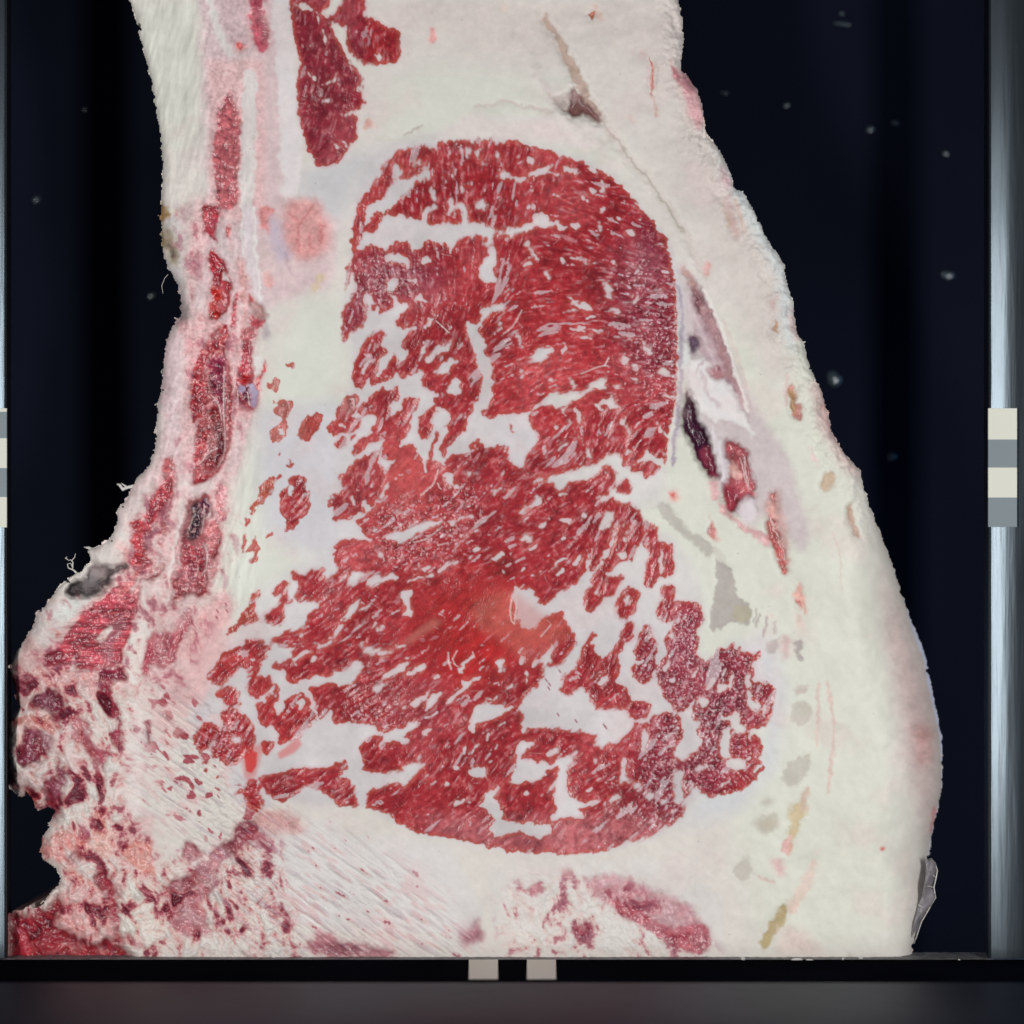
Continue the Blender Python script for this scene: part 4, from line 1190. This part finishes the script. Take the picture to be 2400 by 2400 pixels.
z += dep * .6
fatrel = blur(1 - lean, 8) * Gs
z -= 1.6 * fatrel
z -= lean * ((.13 + .30 * gr) * of1 + .26 * of2 + (.10 + .45 * gr) * i1) * (1 - .85 * tex['smooth'])
z -= 2.6 * fbm(34, 4, 81, .42) + .12 * i2 * (1 - lean)
z -= tex['rag'] * (2.6 * rn + 1.0 * i2 + .4 * i1) + tex['streak'] * (1.2 * st + 1.0 * st2 + .5 * i1) + tex['speck'] * 1.2 * i2
z += tex['speck'] * sstep(1.15, 1.5, sp) * 2
z -= tex['fib'] * .8 * fb + left * (.25 * fl + red0 * .35 * i1 + (.08 + .5 * red0) * i2)
band = sstep(95, 20, dist) * sstep(1500, 1580, Xg) * sstep(1350, 1050, Yg)
lump = fbm(9, 4, 120, .6)
z -= band * 4.2 * lump + 1.2 * sstep(1100, 1300, Xg) * (1 - Gs) * fbm(12, 3, 130, .5)
z -= thr_glint * 1.0
z = blur(z, 1.0)
wet = np.clip(.15 + .85 * np.maximum(lean, sstep(.25, .7, red0)) + .3 * tex['rag'], 0, 1)
C = C.clip(.002, .85)

# ------------------------------------------------------------------ split the cut face into anatomical parts
cell = mask[:-1, :-1] & mask[1:, :-1] & mask[:-1, 1:] & mask[1:, 1:]
lc = lean[:-1, :-1] > .45; Gc = G[:-1, :-1] > .5
topc = (Xg[:-1, :-1] < 965) & (Yg[:-1, :-1] < 420) & lc
def reg(P):
    m = np.zeros((NY, NX)); r = shape(P, 2); m[r[0]] = r[1]; return m[:-1, :-1] > .5
r_cap = reg([(1250,-110),(1270,20),(1340,150),(1420,292),(1500,400),(1570,520),(1600,600),(1640,720),(1690,850),(1760,1010),(1830,1120),(1870,1350),(1900,1480),(1905,1750),(1890,2000),(1840,2130),(1790,2320),(2300,2320),(2300,-110)])
r_bone = reg([(340,-110),(640,-110),(660,60),(650,300),(640,420),(640,640),(560,720),(600,1000),(540,1150),(520,1300),(480,1400),(440,1600),(330,1620),(330,1400),(400,1200),(360,1000),(370,700),(370,300)])
r_rag = reg([(0,1200),(400,1180),(330,1400),(340,1620),(360,1900),(640,1980),(820,2150),(900,2330),(0,2330)])
r_cart = reg([(1530,1170),(1565,1180),(1610,1240),(1680,1290),(1725,1370),(1770,1440),(1760,1465),(1700,1470),(1662,1480),(1672,1400),(1668,1310),(1620,1270),(1560,1230)])
r_low = reg([(560,2000),(900,1960),(1200,2010),(1600,1990),(1750,2000),(1830,2100),(1790,2320),(900,2330)])
depc = dep[:-1, :-1] > 22
lab = np.zeros(cell.shape, int)
names = {}
def setl(i, n, m): names[i] = n; lab[m & cell] = i
setl(1, 'inner_fat', np.ones_like(cell)); setl(2, 'fat_cap', r_cap); setl(3, 'backbone', r_bone); setl(4, 'torn_flesh', r_rag)
setl(5, 'lower_fat', r_low & ~Gc); setl(6, 'cartilage', r_cart); setl(7, 'cavity', depc & ~Gc & ~r_rag); setl(8, 'marbling', Gc & ~lc); setl(9, 'lean', Gc & lc); setl(10, 'top_muscle', topc); setl(11, 'muscle_shred', lc & ~Gc & ~topc)
def components(m):
    par = []
    def find(a):
        while par[a] != a: par[a] = par[par[a]]; a = par[a]
        return a
    out = np.full(m.shape, -1, int); prev = []
    for j in range(m.shape[0]):
        row = m[j]; d = np.flatnonzero(np.diff(np.concatenate([[0], row.view(np.int8), [0]]))); cur = []; pi = 0
        for s, e in zip(d[::2], d[1::2]):
            idl = len(par); par.append(idl); cur.append((s, e, idl)); out[j, s:e] = idl
            while pi < len(prev) and prev[pi][1] <= s: pi += 1
            k = pi
            while k < len(prev) and prev[k][0] < e:
                a, b = find(prev[k][2]), find(idl)
                if a != b: par[max(a, b)] = min(a, b)
                k += 1
        prev = cur
    root = np.array([find(i) for i in range(len(par))] or [0]); ok = out >= 0; out[ok] = root[out[ok]]; return out

Zw = z * PX; kx = (D + Zw) / D * PX
VX = (Xg - 1200) * kx; VZ = (1200 - Yg) * kx
V = np.stack([VX, Zw, VZ], -1)
dX = np.gradient(V, axis=1); dY = np.gradient(V, axis=0); N = np.cross(dX, dY)
N /= np.linalg.norm(N, axis=-1, keepdims=True) + 1e-12
if N[500, 500, 1] > 0: N = -N
CC = np.concatenate([C, np.ones((NY, NX, 1))], -1).reshape(-1, 4).astype(np.float32)
Vf = V.reshape(-1, 3); Nf = N.reshape(-1, 3); Wf = wet.reshape(-1).astype(np.float32)
def sheet(name, cells, parent, **kw):
    js, is_ = np.nonzero(cells); q = np.stack([js * NX + is_, (js + 1) * NX + is_, (js + 1) * NX + is_ + 1, js * NX + is_ + 1], 1)
    u, inv = np.unique(q, return_inverse=True); inv = inv.reshape(-1).astype(np.int32)
    me = bpy.data.meshes.new(name); me.vertices.add(len(u)); me.vertices.foreach_set('co', Vf[u].astype(np.float32).ravel())
    n = len(q); me.loops.add(4 * n); me.loops.foreach_set('vertex_index', inv)
    me.polygons.add(n); me.polygons.foreach_set('loop_start', np.arange(n, dtype=np.int32) * 4)
    me.update(calc_edges=True); me.polygons.foreach_set('use_smooth', np.ones(n, bool))
    me.attributes.new('tissue', 'FLOAT_COLOR', 'POINT').data.foreach_set('color', CC[u].ravel())
    me.attributes.new('wet', 'FLOAT', 'POINT').data.foreach_set('value', Wf[u])
    me.normals_split_custom_set_from_vertices(Nf[u])
    me.materials.append(FLESH)
    return link(bpy.data.objects.new(name, me), parent, **kw)

beef = empty('beef_carcass', 'raw beef cut face with marbled red rib eye, pale fat and torn left edge', 'beef carcass', (0, 0, -.10))
beef.location = (0, 0, 0)
for i, n, kw in ((1, 'inner_fat', {}), (2, 'fat_cap', dict(label='smooth cream white fat layer along the right')), (3, 'backbone', dict(label='pink sawn bone strip with dark red marrow on the left')), (4, 'torn_flesh', dict(label='ragged pink and dark red flesh at the lower left')), (5, 'lower_fat', {}), (6, 'cartilage', dict(label='grey translucent cartilage wedge')), (7, 'seam_hollow', dict(kind='stuff')), (10, 'top_muscle', dict(label='darker red muscle strip at the top left'))):
    if (lab == i).any(): sheet(n, lab == i, beef, **kw)
eye = None
cm = components(lab == 9); ids, cnt = np.unique(cm[cm >= 0], return_counts=True); o_ = np.argsort(-cnt); rest = np.zeros_like(cell)
for r_, k in enumerate(o_):
    m = cm == ids[k] if cnt[k] >= 60 else None
    if r_ == 0: eye = sheet('rib_eye', m, beef, label='large bright red marbled rib eye muscle')
    elif cnt[k] >= 60 and r_ < 150: sheet('muscle_bundle', m, beef)
    else: rest |= (cm == ids[k]) if cnt[k] > 25 else False
small = (lab == 9) & np.isin(cm, ids[o_[np.array([i for i in range(len(o_)) if i > 0 and not (cnt[o_[i]] >= 60 and i < 150)], int)]])
if small.any(): sheet('muscle_fleck', small, beef, kind='stuff')
cm = components(lab == 8); ids, cnt = np.unique(cm[cm >= 0], return_counts=True); o_ = np.argsort(-cnt); big = [k for r_, k in enumerate(o_) if cnt[k] >= 70 and r_ < 200]
for k in big: sheet('fat_seam', cm == ids[k], beef)
small = (lab == 8) & ~np.isin(cm, ids[big])
if small.any(): sheet('marbling', small, beef, kind='stuff')
if (lab == 11).any(): sheet('muscle_shred', lab == 11, beef, kind='stuff')

# side of the carcass behind the cut face, so the meat has real depth
side_v = []; side_f = []; sc_ = []
pad = np.pad(cell, 1); vid = {}
def sv(j, i, b):
    key = (j, i, b)
    if key not in vid:
        vid[key] = len(side_v); p = V[j, i].copy()
        if b:
            p = np.array(p); p[1] += .042 if b == 1 else 0; p[0] *= .97; p[2] *= 1
        side_v.append(tuple(p)); sc_.append(CC[j * NX + i])
    return vid[key]
for dj, di, e in ((-1, 0, ((0, 0), (0, 1))), (1, 0, ((1, 1), (1, 0))), (0, -1, ((1, 0), (0, 0))), (0, 1, ((0, 1), (1, 1)))):
    nb = pad[1 + dj:pad.shape[0] - 1 + dj, 1 + di:pad.shape[1] - 1 + di]
    for j, i in zip(*np.nonzero(cell & ~nb)):
        (a0, a1), (b0, b1) = e; p, q = (j + a0, i + a1), (j + b0, i + b1)
        side_f.append((sv(*p, 0), sv(*q, 0), sv(*q, 1), sv(*p, 1)))
o = mesh('carcass_side', side_v, side_f, FLESH, beef)
o.data.attributes.new('tissue', 'FLOAT_COLOR', 'POINT').data.foreach_set('color', np.array(sc_, np.float32).ravel())
o.data.attributes.new('wet', 'FLOAT', 'POINT').data.foreach_set('value', np.full(len(side_v), .4, np.float32))

# ------------------------------------------------------------------ thin shreds, membrane
def tube(pts, rad, n=6):
    P = [Vector(p) for p in pts]; v = []; f = []
    for i, p in enumerate(P):
        d = (P[min(i + 1, len(P) - 1)] - P[max(i - 1, 0)]).normalized(); u = d.cross(Vector((0, 1, 0))).normalized(); wv = d.cross(u)
        r = rad[i] if hasattr(rad, '__len__') else rad
        for k in range(n): a = 2 * math.pi * k / n; v.append(p + (u * math.cos(a) + wv * math.sin(a)) * r)
    for i in range(len(P) - 1):
        for k in range(n): f.append((i * n + k, i * n + (k + 1) % n, (i + 1) * n + (k + 1) % n, (i + 1) * n + k))
    f.append(tuple(range(n))[::-1]); f.append(tuple((len(P) - 1) * n + k for k in range(n)))
    return v, f
WHITE = principled('fat_shred', tuple(lin('cfcac6')), .5, noise=(900, .12, 3), bump=(1500, .5))
for pts, rd in (([(320,1138),(300,1142),(288,1147),(281,1137),(274,1134)], (5, 4, 5, 4, 2)), ([(298,1142),(289,1136),(284,1132)], (3, 2, 1)), ([(183,1346),(172,1336),(160,1331),(158,1322),(166,1320),(170,1330)], (3, 2, 1.5, 1.2, 1.2, 1.2)), ([(170,1333),(171,1318),(166,1312),(160,1314)], (1.6, 1.4, 1.2, 1)), ([(168,1314),(175,1306),(177,1297)], (1.3, 1, .7)), ([(160,1312),(153,1308),(157,1305)], (1.2, 1.2, 1)), ([(222,1292),(208,1284),(197,1282)], (5, 4, 1)), ([(240,1280),(232,1286),(220,1284)], (4, 4, 2)), ([(380,875),(378,870),(381,866)], (1.5, 1, .6)), ([(394,643),(386,652),(379,670),(382,688)], (.8, .6, .6, .4))):
    v, f = tube([at(x, y, .002) for x, y in pts], [q * PX for q in rd]); mesh('fat_shred', v, f, WHITE, beef)
mm = bpy.data.materials.new('membrane'); mm.use_nodes = True; nt = mm.node_tree; b = nt.nodes['Principled BSDF']
b.inputs['Base Color'].default_value = (*lin('8f898e'), 1); b.inputs['Roughness'].default_value = .35; b.inputs['Alpha'].default_value = .55
nz = nt.nodes.new('ShaderNodeTexNoise'); nz.inputs['Scale'].default_value = 300; tcn = nt.nodes.new('ShaderNodeTexCoord'); nt.links.new(tcn.outputs['Object'], nz.inputs['Vector'])
bpn = nt.nodes.new('ShaderNodeBump'); bpn.inputs['Distance'].default_value = .0006; nt.links.new(nz.outputs[0], bpn.inputs['Height']); nt.links.new(bpn.outputs[0], b.inputs['Normal'])
ring = [(2182,2012),(2191,2022),(2197,2040),(2194,2058),(2189,2080),(2193,2104),(2183,2120),(2173,2138),(2160,2160),(2150,2190),(2142,2212)]
inner = [(2168,2014),(2170,2026),(2170,2042),(2168,2060),(2164,2080),(2160,2100),(2152,2120),(2148,2138),(2142,2160),(2136,2190),(2132,2212)]
v = []; f = []
for k, (a, c) in enumerate(zip(inner, ring)):
    for t in range(5): v.append(at(a[0] + (c[0] - a[0]) * t / 4, a[1] + (c[1] - a[1]) * t / 4, .004 + .002 * t / 4 + .0012 * math.sin(k * 1.3 + t)))
for k in range(len(ring) - 1):
    for t in range(4): f.append((k * 5 + t, k * 5 + t + 1, k * 5 + t + 6, k * 5 + t + 5))
o = mesh('membrane', v, f, mm, beef, label='thin translucent skin flap at the lower right edge')
md = o.modifiers.new('thick', 'SOLIDIFY'); md.thickness = .00012
v, f = tube([at(x, y, .0055) for x, y in ring], [1.3 * PX] * len(ring)); mesh('membrane_edge', v, f, WHITE, o)
for a, c in ((4, 4), (6, 7), (2, 3)):
    v, f = tube([at(*inner[a], .0045), at((inner[a][0] + ring[c][0]) / 2, (inner[a][1] + ring[c][1]) / 2 - 3, .005), at(*ring[c], .0055)], [1.1 * PX] * 3); mesh('membrane_vein', v, f, WHITE, o)

# ------------------------------------------------------------------ housing: opening frame and dark interior
BLACK = principled('black_paint', (.004, .005, .009), .5, spec=.15, noise=(60, .25, 5), bump=(400, .15))
VOID = principled('dark_interior', (.0040, .0056, .0125), .7, spec=.03, noise=(12, .3, 3))
STEEL = principled('brushed_steel', (.060, .075, .088), .25, metal=.85, noise=(30, .12, 6), bump=(260, .12, (1, 1, .06)))
SHELF = principled('black_shelf', (.004, .0045, .007), 1.0, spec=0, noise=(40, .3, 4))
LOWER = principled('dark_grey_plate', (.026, .031, .046), .5, metal=.75, noise=(18, .22, 4), bump=(200, .1))
LIP = principled('scuffed_lit_edge', (.16, .16, .17), .5, noise=(500, .6, 5), bump=(900, .6))  # pale grey paints the light caught along the worn edge
bd = mesh('backdrop', [at(-900, -900, .052), at(3300, -900, .052), at(3300, 3300, .052), at(-900, 3300, .052)], [(0, 3, 2, 1)], VOID, None, False, kind='structure')
fr = empty('window_frame', 'metal housing frame around the dark opening, steel at the sides and black below', 'frame')
FY = -.003
def strip(name, prof, along, mat, axis, wob=0, smooth=True):
    # prof: list of (offset px across, depth y); along: (a0, a1, steps); axis 'v' = runs vertically
    v = []; f = []; n = len(prof); a0, a1, st_ = along
    for s in range(st_ + 1):
        a = a0 + (a1 - a0) * s / st_; wv = wob * (math.sin(s * 1.7) * .4 + random.uniform(-.6, .6))
        for i, (c, y) in enumerate(prof):
            cc = c + (wv if i < 2 else 0)
            v.append(at(cc, a, y) if axis == 'v' else at(a, cc, y))
    for s in range(st_):
        for i in range(n - 1):
            q = (s * n + i, s * n + i + 1, (s + 1) * n + i + 1, (s + 1) * n + i); f.append(q)
    return mesh(name, v, f, mat, fr, smooth)
# right jamb: dark inner edge, then the steel flange curving outward and toward the camera
strip('edge', [(2306, .012), (2314, .0015), (2317, FY)], (-120, 2246, 300), BLACK, 'v', 1.0)
strip('flange', [(2317, FY)] + [(2318 + 130 * t, FY - .0004 - .0064 * (t - .35 * t * t)) for t in np.linspace(0, 1, 24)], (-120, 2246, 60), STEEL, 'v', 0)
strip('edge', [(26, .012), (19, .0015), (16, FY)], (-120, 2246, 300), BLACK, 'v', 1.0)
strip('flange', [(16, FY)] + [(15 - 130 * t, FY - .0004 - .0064 * (t - .35 * t * t)) for t in np.linspace(0, 1, 24)], (-120, 2246, 60), STEEL, 'v', 0)
# sill: scuffed lip with its catch-light painted in, black shelf coming toward the camera, then a rounded dark grey plate
strip('edge', [(2232, .006), (2242, .0008), (2246, FY), (2249, FY - .001)], (-120, 2520, 400), LIP, 'h', .8)
strip('shelf', [(2249, FY - .001), (2296, FY - .024), (2303, FY - .031)], (-120, 2520, 4), SHELF, 'h')
strip('plate', [(2303 + 200 * t, FY - .031 - .040 * math.sin(t * 1.5)) for t in np.linspace(0, 1, 30)], (-120, 2520, 4), LOWER, 'h')

# grey-scale strips
PW = principled('white_patch', tuple(lin('d9d8cc')), .55, noise=(80, .015, 2)); PG = principled('grey_patch', tuple(lin('79858b')), .55, noise=(80, .03, 3)); PK = principled('dark_patch', (.004, .004, .006), .8, spec=0, noise=(80, .1, 2))
def patch_strip(label, quads, yo):
    e = empty('greyscale_strip', label, 'colour card', group=None)
    for (x0, y0, x1, y1), mt in quads:
        mt_, yf = mt, yo
        v = [at(x0, y0, yf(x0, y0)), at(x1, y0, yf(x1, y0)), at(x1, y1, yf(x1, y1)), at(x0, y1, yf(x0, y1))]
        v += [(p[0], p[1] + .0006, p[2]) for p in v]
        mesh('patch', v, [(0, 3, 2, 1), (4, 5, 6, 7), (0, 1, 5, 4), (1, 2, 6, 5), (2, 3, 7, 6), (3, 0, 4, 7)], mt_, e, False)
    return e
def yflange(x, y):
    t = abs(x - (2317 if x > 1200 else 16)) / 150; return FY - .0022 - .040 * t ** 1.35 - .0012
RQ = [(2316, 957, 2384, 958.5)], 
def side_quads(x0, x1, cuts, mats): return [((x0, a, x1, b), m) for a, b, m in zip(cuts, cuts[1:], mats)]
yflat = lambda x, y: FY - .0012 - .0026 * min(1, abs(x - (2317 if x > 1200 else 16)) / 68)
patch_strip('grey and white checked strip on the right frame side, whole and square', side_quads(2316.5, 2383.5, [957, 1030, 1096, 1166, 1235], [PW, PG, PW, PG]), yflat)
patch_strip('sliver of grey and white strip cut off by the left picture edge', side_quads(15.5, -50, [957, 965, 1027, 1097, 1165, 1236], [PW, PG, PW, PG, PW]), yflat)
yb = lambda x, y: FY - .0016 - .023 * max(0, (y - 2249) / 47)
patch_strip('black and white checked strip below the middle of the meat', [((1032, 2250, 1099, 2294), PK), ((1099, 2250, 1167, 2295), PW), ((1167, 2250, 1235, 2295), PK), ((1235, 2250, 1303, 2295), PW)], yb)

# ------------------------------------------------------------------ water droplets on the dark interior
DROP = principled('droplet', (.035, .05, .06), .2, spec=.5, noise=(800, .3, 2))
def blob(x, y, rx, ry, rot, dp):
    v = []; f = []; n = 14; rings = 5
    for r_ in range(rings):
        a = r_ / (rings - 1) * math.pi / 2
        for k in range(n):
            t = 2 * math.pi * k / n; wob = 1 + .12 * math.sin(2 * t + x) + .07 * math.sin(3 * t + y)
            px = rx * math.cos(a) * math.cos(t) * wob; py = ry * math.cos(a) * math.sin(t) * wob
            v.append(at(x + px * math.cos(rot) - py * math.sin(rot), y + px * math.sin(rot) + py * math.cos(rot), dp - math.sin(a) * min(rx, ry) * .35 * PX))
    for r_ in range(rings - 1):
        for k in range(n): f.append((r_ * n + k, r_ * n + (k + 1) % n, (r_ + 1) * n + (k + 1) % n, (r_ + 1) * n + k))
    return v, f
drops = [(1973,32,5,4,'faint droplet nearest the top, right of the meat'),(1974,56,18,4,'long faint smear near the top, right of the meat'),(1698,218,8,3,'flat droplet closest to the upper right fat edge'),(1843,247,7,5,'dull droplet right of the upper fat'),(2099,288,8,5,'right one of two faint neighbouring droplets'),(2040,303,10,6,'left larger one of two faint neighbouring droplets'),(2217,360,8,5,'droplet near the right frame, upper third'),(2221,645,14,9,'large milky droplet near the right frame above the checked strip'),(1954,888,17,17,'largest milky droplet beside the right fat edge'),(2090,1070,10,9,'faint ring droplet in the dark right of the meat'),(85,468,8,8,'milky droplet left of the meat near the left frame'),(355,693,9,6,'bright oval droplet beside the left fat edge'),(199,257,6,4,'faint droplet high in the dark left area')]
for k, (x, y, rx, ry, lb) in enumerate(drops):
    v, f = blob(x, y, rx, ry, random.uniform(-.3, .5), .0519); o = mesh('water_droplet', v, f, DROP); o['label'] = lb; o['category'] = 'droplet'; o['group'] = 'droplets on the dark interior'
# crumbs of fat lying on the sill
for x, y, rx, ry, lb in ((1868,2249,12,4,'wide white fat crumb on the sill below the right fat'),(1898,2252,9,5,'white fat crumb on the sill right beside a wider one'),(1742,2247,5,4,'small pale crumb on the sill below the yellow ligament'),(1976,2247,3,3,'tiny white crumb on the sill near the middle of the right half'),(2017,2244,6,4,'pink crumb on the sill below the right fat'),(2248,2250,3,2,'tiny crumb on the sill near the right corner')):
    v, f = blob(x, y, rx, ry, 0, FY - .0016); o = mesh('fat_crumb', v, f, WHITE); o['label'] = lb; o['category'] = 'crumb'; o['group'] = 'fat crumbs on the sill'
